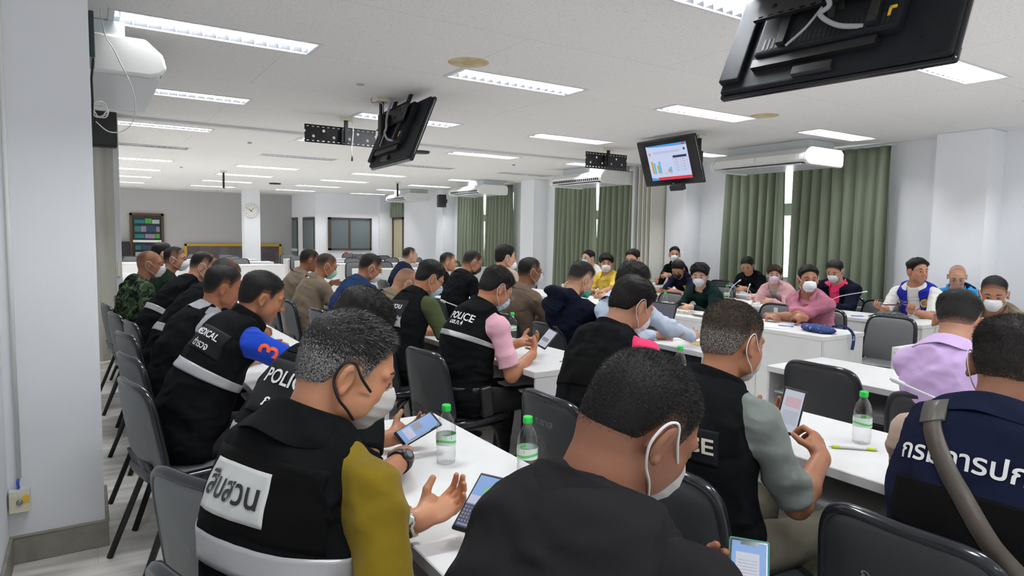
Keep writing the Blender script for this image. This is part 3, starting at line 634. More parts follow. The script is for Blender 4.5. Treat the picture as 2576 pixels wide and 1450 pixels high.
# ------------------------------------------------------------------ chairs
def make_chair(vm, name='stacking_chair'):
    """seat faces +x; origin on the floor under the middle of the back rest"""
    t = thing(name, '', 'chair', group='padded stacking chairs')
    def pad(wid, hgt, th, curve, taper, M, m, edge=.02, nu=14, nv=12, rim=None):
        mb = MB(); V = []; F = []
        def outline(a):   # superellipse outline, narrower at one end
            c, s_ = math.cos(a), math.sin(a); e = .38
            x = abs(c)**e*(1 if c > 0 else -1); y = abs(s_)**e*(1 if s_ > 0 else -1); w = 1-taper*(y*.5+.5)
            return x*wid/2*w, y*hgt/2
        na = 40; rings = [(0, 0), (.55, 0), (.88, 0), (.965, .12), (1, .5), (.965, .88), (.88, 1), (.55, 1), (0, 1)]
        for k, d in rings:
            for j in range(na):
                x, y = outline(2*math.pi*j/na); x *= k; y *= k; bulge = (1-k*k)*.012
                z = -th/2+th*d+(bulge if d == 1 else -bulge if d == 0 else 0)+curve*(x*x)
                V.append((x, y, z))
        R_ = len(rings)
        for i in range(R_-1):
            for j in range(na): F.append((i*na+j, i*na+(j+1) % na, (i+1)*na+(j+1) % na, (i+1)*na+j))
        mb.add(V, F, m, M, True); 
        if rim:
            P = [M @ Vector((outline(2*math.pi*j/60)[0]*1.0, outline(2*math.pi*j/60)[1]*1.0, curve*outline(2*math.pi*j/60)[0]**2)) for j in range(60)]
            mb.tube(P, th*.50, rim, n=8, closed=True)
        return mb
    # back rest: local z of the pad -> +x
    Mb = Matrix.Translation((0, 0, .645)) @ Matrix.Rotation(math.radians(-9), 4, 'Y') @ Matrix(((0, 0, 1, 0), (1, 0, 0, 0), (0, 1, 0, 0), (0, 0, 0, 1)))
    pad(.455, .40, .034, .55, .12, Mb, vm, rim=RIM).build('backrest', parent=t)
    Ms = Matrix.Translation((.235, 0, .452)) @ Matrix.Rotation(math.radians(-2), 4, 'Y') @ Matrix.Rotation(math.pi/2, 4, 'Z')
    pad(.45, .43, .05, .0, .08, Ms, vm, rim=RIM).build('seat', parent=t)
    mb = MB(); mb.prism([(-.005, .52), (.012, .52), (.05, .425), (.16, .415), (.16, .40), (.03, .405)], -.16, .16, BLACK); mb.build('back_bracket', parent=t, bevel=.006)
    mb = MB()
    for s in (-1, 1): mb.tube([(.03, s*.19, .41), (.42, s*.19, .415)], .011, BLACKM, n=8)
    mb.tube([(.09, -.19, .41), (.09, .19, .41)], .011, BLACKM); mb.tube([(.38, -.19, .41), (.38, .19, .41)], .011, BLACKM); mb.build('seat_frame', parent=t)
    for s in (-1, 1):
        mb = MB(); mb.tube([(.13, s*.195, .41), (.07, s*.20, .36), (-.07, s*.225, 0.0)], .0145, BLACKM, n=10, flat=.75); mb.build('leg', parent=t)
        mb = MB(); mb.tube([(.33, s*.195, .41), (.36, s*.20, .36), (.43, s*.225, 0.0)], .0145, BLACKM, n=10, flat=.75); mb.build('leg', parent=t)
    return t
chK, chG = make_chair(VINYL), make_chair(VINYLG); ch_used = {}
def chair(x, y, label, rz=0, grey=False):
    src = chG if grey else chK
    if src.name not in ch_used: ch_used[src.name] = 1; src.location = (x, y, 0); src.rotation_euler = (0, 0, rz); src['label'] = label; return src
    return dup(src, (x, y, 0), rz, label)
EMPTY = [  # x, y, rz, grey, label
 (3.24, 2.02, 0, 0, 'empty black chair at the third-row desk left of the lilac-shirted man'),
 (.30, .15, 0, 1, 'empty chair at the very bottom left corner behind the olive-sleeved man'),
 (5.86, 4.15, math.pi, 1, 'empty grey chair left of the man in the dusty pink shirt'),
 (5.86, 3.03, math.pi, 1, 'grey chair beside the dusty pink shirt, its back rest past the desk end'),
 (7.36, 6.1, math.pi, 1, 'empty grey chair in front of the man in the black jacket'),
 (7.36, 3.92, math.pi, 1, 'empty grey chair between the navy-jacket man and the blue-vest man'),
 (5.86, 5.6, math.pi, 1, 'empty grey chair beside the man in the yellow shirt'),
 (8.38, 5.35, math.pi, 0, 'empty black chair under the nearest curtain'),
 (8.38, 7.0, math.pi, 0, 'empty black chair at the far edge of the nearest curtain'),
 (1.62, 7.95, 0, 1, 'empty chair past the man reading with blue glasses'),
 (.30, 8.0, 0, 0, 'empty chair at the far end of the left row'),
 (3.0, 6.7, 0, 1, 'empty grey chair behind the man in the black shirt and glasses'),
 (4.3, 10.2, 0, 0, 'empty chair past the partition line, left of the windows'), (5.6, 10.6, math.pi, 1, 'empty grey chair past the partition line towards the windows'),
 (6.9, 10.1, math.pi, 1, 'empty grey chair below the middle window curtain'), (1.45, 10.8, .4, 0, 'black chair standing alone behind the seated soldiers'),
 (2.3, 11.0, .2, 0, 'black chair left of the khaki-shirted men, far back'), (3.3, 11.2, -.2, 1, 'chair far back above the khaki-shirted man in a green mask'),
]
for x, y, rz, g, lab in EMPTY: chair(x, y, lab, rz, bool(g))
k = 0
for yy, xs, nm in ((14.6, (5.1, 5.8, 6.9, 7.6), 'first'), (17.05, (2.4, 3.1, 5.2, 5.9, 7.0, 7.7), 'second'), (18.65, (.9, 1.6, 2.5, 3.2, 4.9, 5.6, 6.7, 7.4), 'third'), (20.2, (2.5, 3.3, 5.0, 5.7, 7.2), 'fourth')):
    for i, x in enumerate(xs):
        chair(x, yy, f"empty grey chair tucked behind the {nm} cross row of desks, {['leftmost', 'second', 'third', 'fourth', 'fifth', 'sixth', 'seventh', 'eighth'][i]} from the left", -math.pi/2, True)
t = chair(7.05, 20.75, 'grey chair standing high against the office window wall', -math.pi/2, True)
tag(MB().box((-.05, -.03, 0), (.05, .03, .05), mat('red_cloth', (.7, .02, .02), .6)).build('red_cloth', loc=(6.98, 20.78, .845), bevel=.01), 'small red cloth on the chair by the office window', 'cloth')
# ------------------------------------------------------------------ people: smooth distance fields turned into meshes
f4 = np.float32
def axis(lo, hi, hc, fines=(), hf=None):
    out = [lo]; x = lo
    while x < hi:
        x += hf if any(a <= x <= b for a, b in fines) else hc; out.append(x)
    return np.array(out, f4)
class Field:
    def __init__(s, X, Y, Z): s.ax = (X, Y, Z); s.F = np.full((len(X), len(Y), len(Z)), 1.0, f4)
    def sl(s, lo, hi):
        r = []
        for a, l, h in zip(s.ax, lo, hi):
            i = max(int(np.searchsorted(a, l))-1, 0); j = min(int(np.searchsorted(a, h))+1, len(a)); r.append(slice(i, j))
        return tuple(r)
    def grid(s, sl): return s.ax[0][sl[0]][:, None, None], s.ax[1][sl[1]][None, :, None], s.ax[2][sl[2]][None, None, :]
    def put(s, fn, lo, hi, k=.02, op='u'):
        m = k+.012; sl = s.sl([v-m for v in lo], [v+m for v in hi])
        if any(q.stop-q.start < 2 for q in sl): return
        d = fn(*s.grid(sl)).astype(f4); F = s.F[sl]
        if op == 'u':
            h = np.clip(.5+.5*(F-d)/k, 0, 1); s.F[sl] = F+(d-F)*h-k*h*(1-h)
        else:            # subtract
            d = -d; h = np.clip(.5-.5*(F-d)/k, 0, 1); s.F[sl] = F+(d-F)*h+k*h*(1-h)
    def ell(s, c, r, R=None, k=.02, op='u', infl=0):
        c = np.array(c, float); r = np.array(r, float)+infl; R = np.eye(3) if R is None else np.array(R)
        ext = np.sqrt(((R*r[None, :])**2).sum(1))
        def fn(x, y, z):
            p = [x-c[0], y-c[1], z-c[2]]; q = [sum(R[i][j]*p[i] for i in range(3)) for j in range(3)]
            k0 = np.sqrt(sum((q[j]/r[j])**2 for j in range(3))); k1 = np.sqrt(sum((q[j]/r[j]**2)**2 for j in range(3)))+1e-6
            return k0*(k0-1)/k1
        s.put(fn, c-ext, c+ext, k, op)
    def cap(s, a, b, ra, rb, k=.02, op='u', cut=None):
        """round cone; cut=(t0,t1) clips it flat at fractions of its length"""
        a = np.array(a, float); b = np.array(b, float); ab = b-a; L2 = float(ab@ab)+1e-12; L = L2**.5; m = max(ra, rb)
        def fn(x, y, z):
            px, py, pz = x-a[0], y-a[1], z-a[2]; t0 = (px*ab[0]+py*ab[1]+pz*ab[2])/L2; t = np.clip(t0, 0, 1)
            d = np.sqrt((px-t*ab[0])**2+(py-t*ab[1])**2+(pz-t*ab[2])**2)-(ra+(rb-ra)*t)
            if cut: d = np.maximum(d, np.maximum((cut[0]-t0)*L, (t0-cut[1])*L))
            return d
        s.put(fn, np.minimum(a, b)-m, np.maximum(a, b)+m, k, op)
    def plane(s, p, n, k=.0):
        """keep the side where (x-p).n < 0"""
        x, y, z = s.grid((slice(None),)*3); n = np.array(n, float); n /= np.linalg.norm(n)
        s.F = np.maximum(s.F, ((x-p[0])*n[0]+(y-p[1])*n[1]+(z-p[2])*n[2]).astype(f4))
    def wrinkle(s, amp, scale, seed, lo=None, hi=None):
        rs = np.random.RandomState(seed); x, y, z = s.grid((slice(None),)*3); w = 0
        xx = x+.02*np.sin(z*23+seed); zz = z+.025*np.sin(y*19+seed*2)+.02*np.sin(x*17)
        for i in range(4):
            d = rs.normal(size=3)*np.array([.8, .6, 1.5]); d = d/np.linalg.norm(d)*scale*(.7+.5*i)
            w = w+(1-2*np.abs(np.sin(xx*d[0]+y*d[1]+zz*d[2]+rs.rand()*6)))/(1+.6*i)
        m = (s.F > -.05) & (s.F < .05); s.F = np.where(m, s.F-(amp*w).astype(f4), s.F)
    def mesh(s):
        F = s.F; X, Y, Z = s.ax; S = F < 0
        a = S[:-1, :-1, :-1]; al = a.copy(); an = a.copy()
        cs = [(i, j, k) for i in (0, 1) for j in (0, 1) for k in (0, 1)]; nx, ny, nz = S.shape
        for i, j, k in cs[1:]:
            q = S[i:nx-1+i, j:ny-1+j, k:nz-1+k]; al &= q; an |= q
        act = an & ~al; I, J, K = np.nonzero(act); n = len(I)
        if n == 0: return np.zeros((0, 3)), np.zeros((0, 4), int)
        idx = np.full(act.shape, -1, np.int32); idx[I, J, K] = np.arange(n)
        P = np.zeros((n, 3)); C = np.zeros(n); val = {c: F[I+c[0], J+c[1], K+c[2]] for c in cs}
        pos = {c: np.stack([X[I+c[0]], Y[J+c[1]], Z[K+c[2]]], 1) for c in cs}
        for c in cs:
            for ax_ in range(3):
                if c[ax_]: continue
                e = list(c); e[ax_] = 1; e = tuple(e); v0, v1 = val[c], val[e]; m = (v0 < 0) != (v1 < 0); t = np.where(m, v0/(v0-v1+1e-12), 0)[:, None]
                P += np.where(m[:, None], pos[c]*(1-t)+pos[e]*t, 0); C += m
        P /= C[:, None]; Q = []
        for ax_ in range(3):
            s0 = [slice(None)]*3; s1 = [slice(None)]*3; s0[ax_] = slice(0, -1); s1[ax_] = slice(1, None)
            A_, B_ = S[tuple(s0)], S[tuple(s1)]; i, j, k = np.nonzero(A_ != B_); fl = A_[i, j, k]
            o = [d for d in range(3) if d != ax_]; g = [i, j, k]
            ok = (g[o[0]] > 0) & (g[o[1]] > 0) & (g[o[0]] < act.shape[o[0]]) & (g[o[1]] < act.shape[o[1]]); g = [q[ok] for q in g]; fl = fl[ok]
            def id_(d0, d1):
                h = [q.copy() for q in g]; h[o[0]] -= d0; h[o[1]] -= d1; return idx[h[0], h[1], h[2]]
            q = np.stack([id_(0, 0), id_(1, 0), id_(1, 1), id_(0, 1)], 1)
            if ax_ == 1: fl = ~fl
            q[~fl] = q[~fl][:, ::-1]; Q.append(q)
        Q = np.concatenate(Q); Q = Q[(Q >= 0).all(1)]
        n_ = np.cross(P[Q[:, 1]]-P[Q[:, 0]], P[Q[:, 3]]-P[Q[:, 0]]); vol = (n_*(P[Q[:, 0]]-P.mean(0))).sum()
        return P, (Q if vol > 0 else Q[:, ::-1])
def to_obj(name, P, Q, m, parent=None, relax=1, attrs=None):
    if relax and len(P):
        for _ in range(relax):
            acc = np.zeros_like(P); cnt = np.zeros(len(P))
            for a, b in ((0, 1), (1, 2), (2, 3), (3, 0)):
                np.add.at(acc, Q[:, a], P[Q[:, b]]); np.add.at(acc, Q[:, b], P[Q[:, a]]); np.add.at(cnt, Q[:, a], 1); np.add.at(cnt, Q[:, b], 1)
            P = .5*P+.5*acc/np.maximum(cnt, 1)[:, None]
    me = bpy.data.meshes.new(name); nq = len(Q)
    me.vertices.add(len(P)); me.vertices.foreach_set('co', P.astype(f4).ravel()); me.loops.add(nq*4); me.polygons.add(nq)
    me.loops.foreach_set('vertex_index', Q.astype(np.int32).ravel()); me.polygons.foreach_set('loop_start', np.arange(nq, dtype=np.int32)*4)
    me.polygons.foreach_set('loop_total', np.full(nq, 4, np.int32)); me.polygons.foreach_set('use_smooth', np.ones(nq, bool)); me.update(calc_edges=True)
    for k, v in (attrs or {}).items():
        at = me.attributes.new(k, 'FLOAT', 'POINT'); at.data.foreach_set('value', v(P).astype(f4))
    me.materials.append(m); o = bpy.data.objects.new(name, me); COL.objects.link(o)
    if parent: o.parent = parent
    return o

# ---- materials for people
def skin(tone):
    nm = 'skin_%02d%02d%02d' % tuple(int(c*99) for c in tone)
    if nm in MATS: return MATS[nm]
    m = mat(nm, tone, .46, .42, bump=(260, .10, .002), var=(16, (tone[0]*1.05, tone[1]*.90, tone[2]*.86), .42, .75))
    b = m.node_tree.nodes['Principled BSDF']; b.inputs['Subsurface Weight'].default_value = .12; b.inputs['Subsurface Radius'].default_value = (.012, .005, .003); b.inputs['Subsurface Scale'].default_value = 1
    return m
def hairmat(col, skn, grey=0):
    nm = 'hair_%d_%d_%d' % (int(col[0]*999), int(skn[0]*99), int(grey*99))
    if nm in MATS: return MATS[nm]
    m = bpy.data.materials.new(nm); m.use_nodes = True; N, L = nodes(m); b = N['Principled BSDF']; b.inputs['Roughness'].default_value = .6; b.inputs['Specular IOR Level'].default_value = .18
    at = N.new('ShaderNodeAttribute'); at.attribute_name = 'dens'; at2 = N.new('ShaderNodeAttribute'); at2.attribute_name = 'silver'
    tc = N.new('ShaderNodeTexCoord'); n = N.new('ShaderNodeTexNoise'); n.inputs['Scale'].default_value = 420; n.inputs['Detail'].default_value = 2
    n2 = N.new('ShaderNodeTexNoise'); n2.inputs['Scale'].default_value = 300
    L.new(tc.outputs['Object'], n.inputs['Vector']); L.new(tc.outputs['Object'], n2.inputs['Vector'])
    ad = N.new('ShaderNodeMath'); ad.operation = 'ADD'; mr = N.new('ShaderNodeMapRange'); mr.inputs[1].default_value = .75; mr.inputs[2].default_value = 1.15
    L.new(at.outputs['Fac'], ad.inputs[0]); L.new(n.outputs['Fac'], ad.inputs[1]); L.new(ad.outputs[0], mr.inputs[0])
    ad2 = N.new('ShaderNodeMath'); ad2.operation = 'ADD'; mr2 = N.new('ShaderNodeMapRange'); mr2.inputs[1].default_value = .95; mr2.inputs[2].default_value = 1.2
    L.new(at2.outputs['Fac'], ad2.inputs[0]); L.new(n2.outputs['Fac'], ad2.inputs[1]); L.new(ad2.outputs[0], mr2.inputs[0])
    x1 = N.new('ShaderNodeMix'); x1.data_type = 'RGBA'; x1.inputs[6].default_value = (*col, 1); x1.inputs[7].default_value = (.33, .32, .31, 1); L.new(mr2.outputs[0], x1.inputs[0])
    x = N.new('ShaderNodeMix'); x.data_type = 'RGBA'; x.inputs[6].default_value = (skn[0]*.8, skn[1]*.8, skn[2]*.8, 1); L.new(x1.outputs[2], x.inputs[7]); L.new(mr.outputs[0], x.inputs[0]); L.new(x.outputs[2], b.inputs['Base Color'])
    bp = N.new('ShaderNodeBump'); bp.inputs['Strength'].default_value = .5; bp.inputs['Distance'].default_value = .003; L.new(n.outputs['Fac'], bp.inputs['Height']); L.new(bp.outputs[0], b.inputs['Normal'])
    MATS[nm] = m; return m
def creases(m, sc=6.5, st=1.0, dist=.10):
    N, L = nodes(m); b = N['Principled BSDF']; tc = N.new('ShaderNodeTexCoord'); mp = N.new('ShaderNodeMapping'); mp.inputs['Scale'].default_value = (1, 1, 1.7); mp.inputs['Rotation'].default_value = (.3, .4, .2)
    n = N.new('ShaderNodeTexNoise'); n.noise_type = 'RIDGED_MULTIFRACTAL'; n.inputs['Scale'].default_value = sc; n.inputs['Detail'].default_value = 2; n.inputs['Distortion'].default_value = .8
    bp = N.new('ShaderNodeBump'); bp.inputs['Strength'].default_value = st; bp.inputs['Distance'].default_value = dist*.2
    L.new(tc.outputs['Object'], mp.inputs[0]); L.new(mp.outputs[0], n.inputs['Vector']); L.new(n.outputs['Fac'], bp.inputs['Height'])
    old = b.inputs['Normal'].links
    if old: L.new(old[0].from_socket, bp.inputs['Normal'])
    L.new(bp.outputs[0], b.inputs['Normal']); return m
def cloth(name, col, rough=.9, b=(420, .25, .002), sheen=None):
    if 'cloth_'+name in MATS: return MATS['cloth_'+name]
    return creases(mat('cloth_'+name, col, rough, .06, bump=b, sheen=(.10 if max(col) > .1 else .0) if sheen is None else sheen))
EYEW, IRIS = mat('eye_white', (.42, .38, .35), .3), mat('iris', (.02, .012, .008), .15)
STRAP_W, MASK_W = mat('white_elastic', (.8, .8, .8), .6), mat('white_mask', (.80, .82, .86), .7, bump=(300, .15, .002))
LENS = GLASS

def nrm(v): v = np.array(v, float); return v/(np.linalg.norm(v)+1e-9)
def rotz(a): c, s = math.cos(a), math.sin(a); return np.array([[c, -s, 0], [s, c, 0], [0, 0, 1]])
def roty(a): c, s = math.cos(a), math.sin(a); return np.array([[c, 0, s], [0, 1, 0], [-s, 0, c]])
def rotx(a): c, s = math.cos(a), math.sin(a); return np.array([[1, 0, 0], [0, c, -s], [0, s, c]])
def frame(x, yref):
    x = nrm(x); y = np.array(yref, float); y = nrm(y-x*(x@y)); return np.stack([x, y, np.cross(x, y)], 1)

def head_prims(F, Hc, R, S=1.0, infl=0, jaw=1.0, face=True, ears=True):
    T = lambda p: Hc+R@(np.array(p, float)*S)
    e = lambda c, r, k=.02, op='u', RR=None: F.ell(T(c), np.array(r)*S, R if RR is None else R@RR, k*S, op, infl)
    e((-.014, 0, .028), (.097, .077, .086), .01); e((.022, 0, -.005), (.074, .067, .086), .02); e((.028, 0, -.062), (.056, .053*jaw, .05), .022)
    e((-.045, 0, -.02), (.055, .062, .06), .02)
    if not face: return
    e((.064, 0, -.098), (.022, .024*jaw, .018), .02)
    for s in (-1, 1):
        e((.052, s*.036, -.03), (.034, .031, .034), .015); F.cap(T((.088, s*.012, .021)), T((.072, s*.05, .019)), .0105*S, .009*S, .012*S)
        e((.030, s*.05*jaw, -.062), (.035, .015, .03), .02)
    for s in (-1, 1): e((.104, s*.031, .001), (.017, .018, .0125), .010, 'd')
    F.cap(T((.088, 0, .012)), T((.109, 0, -.028)), .0085*S, .0125*S, .010*S)
    for s in (-1, 1):
        e((.100, s*.0125, -.034), (.011, .0085, .009), .006)
        F.cap(T((.0865, s*.020, .0045)), T((.082, s*.042, .002)), .0062*S, .0055*S, .004*S)      # upper lid
        F.cap(T((.086, s*.022, -.010)), T((.082, s*.042, -.008)), .0045*S, .004*S, .006*S)
    for z, r in ((-.0635, .0055), (-.0735, .0062)): F.cap(T((.0865, -.015, z)), T((.0865, .015, z)), r*S, r*S, .006*S)
    if ears:
        for s in (-1, 1):
            RR = rotz(s*-.42)@rotx(s*-.1); e((-.010, s*.0845, -.010), (.0185, .0085, .0320), .006, 'u', RR); e((-.010, s*.0775, -.02), (.012, .012, .02), .008, 'u', RR)
            e((-.003, s*.0930, -.008), (.0118, .0085, .0205), .003, 'd', RR); e((-.008, s*.0885, -.038), (.008, .006, .010), .005, 'u', RR)

HL_X = [-.13, -.10, -.075, -.05, -.033, -.02, .012, .02, .032, .042, .055, .072, .09, .12]
HL_Z = [-.075, -.072, -.070, -.055, -.018, .018, .022, .0, .0, .030, .046, .070, .088, .094]
def hair_obj(person, Hc, R, S, hs, h, skn, seed):
    """hs: side, top (thickness), col, silver, fade, recede, bald, strands, length"""
    side, top = hs.get('side', .003), hs.get('top', .012); rec = hs.get('recede', 0); longh = hs.get('long', 0)
    ext = .135*S+top; ax = [np.arange(c-ext, c+ext, h, dtype=f4) for c in Hc]; F = Field(*ax); head_prims(F, Hc, R, S, 0, face=False)
    x, y, z = F.grid((slice(None),)*3); p = [x-Hc[0], y-Hc[1], z-Hc[2]]; q = [sum(R[i][j]*p[i] for i in range(3))/S for j in range(3)]
    def line(qx, qy): 
        b = np.interp(qx, HL_X, HL_Z); b = b+rec*np.clip((qx-.03)/.04, 0, 1)*(1+.5*np.clip((np.abs(qy)-.02)/.03, 0, 1)); 
        return b-longh*np.clip((.05-qx)/.03, 0, 1)
    def thick(qx, qy, qz):
        g = qz-line(qx, qy); u = np.clip(g/.02, 0, 1); v = np.clip((qz-.025)/.055, 0, 1); v = v*v*(3-2*v)
        fr = 1+hs.get('front', .2)*np.clip(qx/.08, 0, 1)
        t = (side+(top-side)*v*fr)*(.35+.65*u); 
        rs = np.random.RandomState(seed); w = 0
        for i in range(5):
            d = nrm(rs.normal(size=3))*(70+50*i); w = w+np.sin(qx*d[0]+qy*d[1]+qz*d[2]+rs.rand()*6)/(1+.5*i)
        return t*(1+hs.get('rough', .10)*w)
    t = thick(*q); D = np.maximum(F.F-t*S, ((line(q[0], q[1])-q[2])*.75*S))
    if hs.get('bald'):
        bx = hs['bald']; D = np.maximum(D, -(np.sqrt(((q[0]-bx[0])/1.2)**2+q[1]**2+(q[2]-.10)**2)-bx[1])*S)
    F.F = D.astype(f4); P, Q = F.mesh()
    def loc(P): return ((P-Hc)@R)/S
    fade = hs.get('fade', .05)
    def dens(P):
        l = loc(P); g = l[:, 2]-line(l[:, 0], l[:, 1]); d = hs.get('base', .35)+.65*np.clip(g/fade, 0, 1)
        th = hs.get('thin')
        if th: d = d-th[2]*np.clip(1-np.sqrt((l[:, 0]-th[0])**2+l[:, 1]**2)/th[1], 0, 1)*(l[:, 2] > .04)
        return d
    def silv(P):
        l = loc(P); return hs.get('silver', 0)+hs.get('silver_side', 0)*np.clip((.06-l[:, 2])/.05, 0, 1)
    m = hairmat(hs.get('col', (.007, .006, .0055)), skn, hs.get('silver', 0))
    o = to_obj('hair', P, Q, m, person, 1, {'dens': dens, 'silver': silv})
    ns = hs.get('strands', 0 if (hs.get('base', 1) < 0) else 3500 if h < .005 else 2200 if h < .006 else 0); hs = dict(dict(slen=.003+side*.5, tlen=.004+top*.4, w=.0008 if h < .005 else .0013, lift=.22, messy=.2, comb=(.8, 0, -.1)) if 'strands' not in hs else {}, **hs)
    if ns:
        rs = np.random.RandomState(seed+5); A_ = P[Q[:, 0]]; B_ = P[Q[:, 1]]; C_ = P[Q[:, 2]]; nv = np.cross(B_-A_, C_-A_); ar = np.linalg.norm(nv, axis=1); nv /= ar[:, None]+1e-12
        cen = P[Q].mean(1); lq = loc(cen); dd = dens(cen); out = ((cen-Hc)*nv).sum(1) > 0
        w = ar*np.clip(dd, .05, 1)**1.2*out*(hs.get('tz', -.2) < lq[:, 2]); w /= w.sum(); k = rs.choice(len(w), ns, p=w)
        uv = rs.rand(ns, 2); base = A_[k]+(B_[k]-A_[k])*uv[:, :1]+(P[Q[k, 3]]-A_[k])*uv[:, 1:]; n_ = nv[k]; l = lq[k]
        vtop = np.clip((l[:, 2]-.0)/.08, 0, 1); ln = (hs.get('slen', .006)+(hs.get('tlen', .02)-hs.get('slen', .006))*vtop**1.5)*(.6+.7*rs.rand(ns))
        comb = (R@np.array(hs.get('comb', (.5, 0, .3)))); down = R@np.array((-.15, 0, -1.0))
        dr = n_*hs.get('lift', .8)+comb[None, :]*vtop[:, None]+down[None, :]*(1-vtop[:, None])*.9+rs.normal(size=(ns, 3))*hs.get('messy', .28); dr /= np.linalg.norm(dr, axis=1)[:, None]
        sd = np.cross(dr, rs.normal(size=(ns, 3))); sd /= np.linalg.norm(sd, axis=1)[:, None]; wd = hs.get('w', .00045)
        base = base-n_*.001; mid = base+dr*ln[:, None]*.55; dr2 = dr+comb[None, :]*.25*vtop[:, None]-np.array([0, 0, .12]); tip = mid+dr2*ln[:, None]*.45
        V = np.concatenate([base-sd*wd, base+sd*wd, mid+sd*wd*.8, mid-sd*wd*.8, tip]); i = np.arange(ns)
        me = o.data; nb = len(me.vertices); Qs = np.stack([i, i+ns, i+2*ns, i+3*ns], 1)+nb; Ts = np.stack([i+3*ns, i+2*ns, i+4*ns], 1)+nb
        V0 = np.empty(nb*3, f4); me.vertices.foreach_get('co', V0); V0 = V0.reshape(-1, 3)
        allV = np.concatenate([V0, V]); faces = Q.tolist()+Qs.tolist()+Ts.tolist()
        me2 = bpy.data.meshes.new('hair'); me2.from_pydata(allV.tolist(), [], faces); me2.materials.append(m)
        me2.polygons.foreach_set('use_smooth', np.ones(len(faces), bool))
        at = me2.attributes.new('dens', 'FLOAT', 'POINT'); dv = np.concatenate([dens(V0), np.full(5*ns, 1.2)]); at.data.foreach_set('value', dv.astype(f4))
        at = me2.attributes.new('silver', 'FLOAT', 'POINT'); sv = silv(base)+rs.normal(size=ns)*.22; at.data.foreach_set('value', np.concatenate([silv(V0), np.tile(sv, 5)]).astype(f4))
        o.data = me2
    return o

def hand_prims(F, W, d, n, left, curl=.6, S=1.0, thumb=(.5, .7, .5)):
    d = nrm(d); n = np.array(n, float); n = nrm(n-d*(n@d)); lat = np.cross(n, d)*(1 if left else -1)
    W = np.array(W, float); R = np.stack([d, lat, n], 1)
    F.ell(W+d*.048*S, (.052*S, .040*S, .0155*S), R, .012); F.cap(W-d*.01, W+d*.02*S, .026*S, .024*S, .014)
    F.cap(W+d*.02*S+lat*.022*S+n*.006, W+d*.05*S+lat*.034*S+n*.010, .016*S, .013*S, .010)
    for i, (L, r) in enumerate(((.072, .0092), (.080, .0094), (.075, .0090), (.060, .0080))):
        p = W+d*(.086-.004*abs(i-1))*S+lat*(.0285-.0192*i)*S; a = curl*(.8+.12*i); dd = nrm(d+lat*(.10-.07*i))
        for j, fr in enumerate((.46, .30, .24)):
            a_ = a if j == 0 else a+curl*(.9+.5*j)*.9; v = dd*math.cos(a_)+n*math.sin(a_); q = p+v*L*fr*S
            F.cap(p, q, r*S*(1-.07*j), r*S*(.93-.07*j), .004); p = q
    p = W+d*.028*S+lat*.034*S+n*.006; v = nrm(d*thumb[0]+lat*thumb[1]+n*thumb[2]); q = p+v*.036*S; F.cap(p, q, .0125*S, .0108*S, .008); v2 = nrm(v+d*.5); F.cap(q, q+v2*.030*S, .0108*S, .0088*S, .004)

def limb_ik(a, t, l1, l2, pole):
    a, t = np.array(a, float), np.array(t, float); v = t-a; D = min(np.linalg.norm(v), (l1+l2)*.985); u = nrm(v); t = a+u*D
    c = (l1*l1+D*D-l2*l2)/(2*D); h = math.sqrt(max(l1*l1-c*c, 1e-6)); p = np.array(pole, float); p = nrm(p-u*(p@u)); return a+u*c+p*h, t

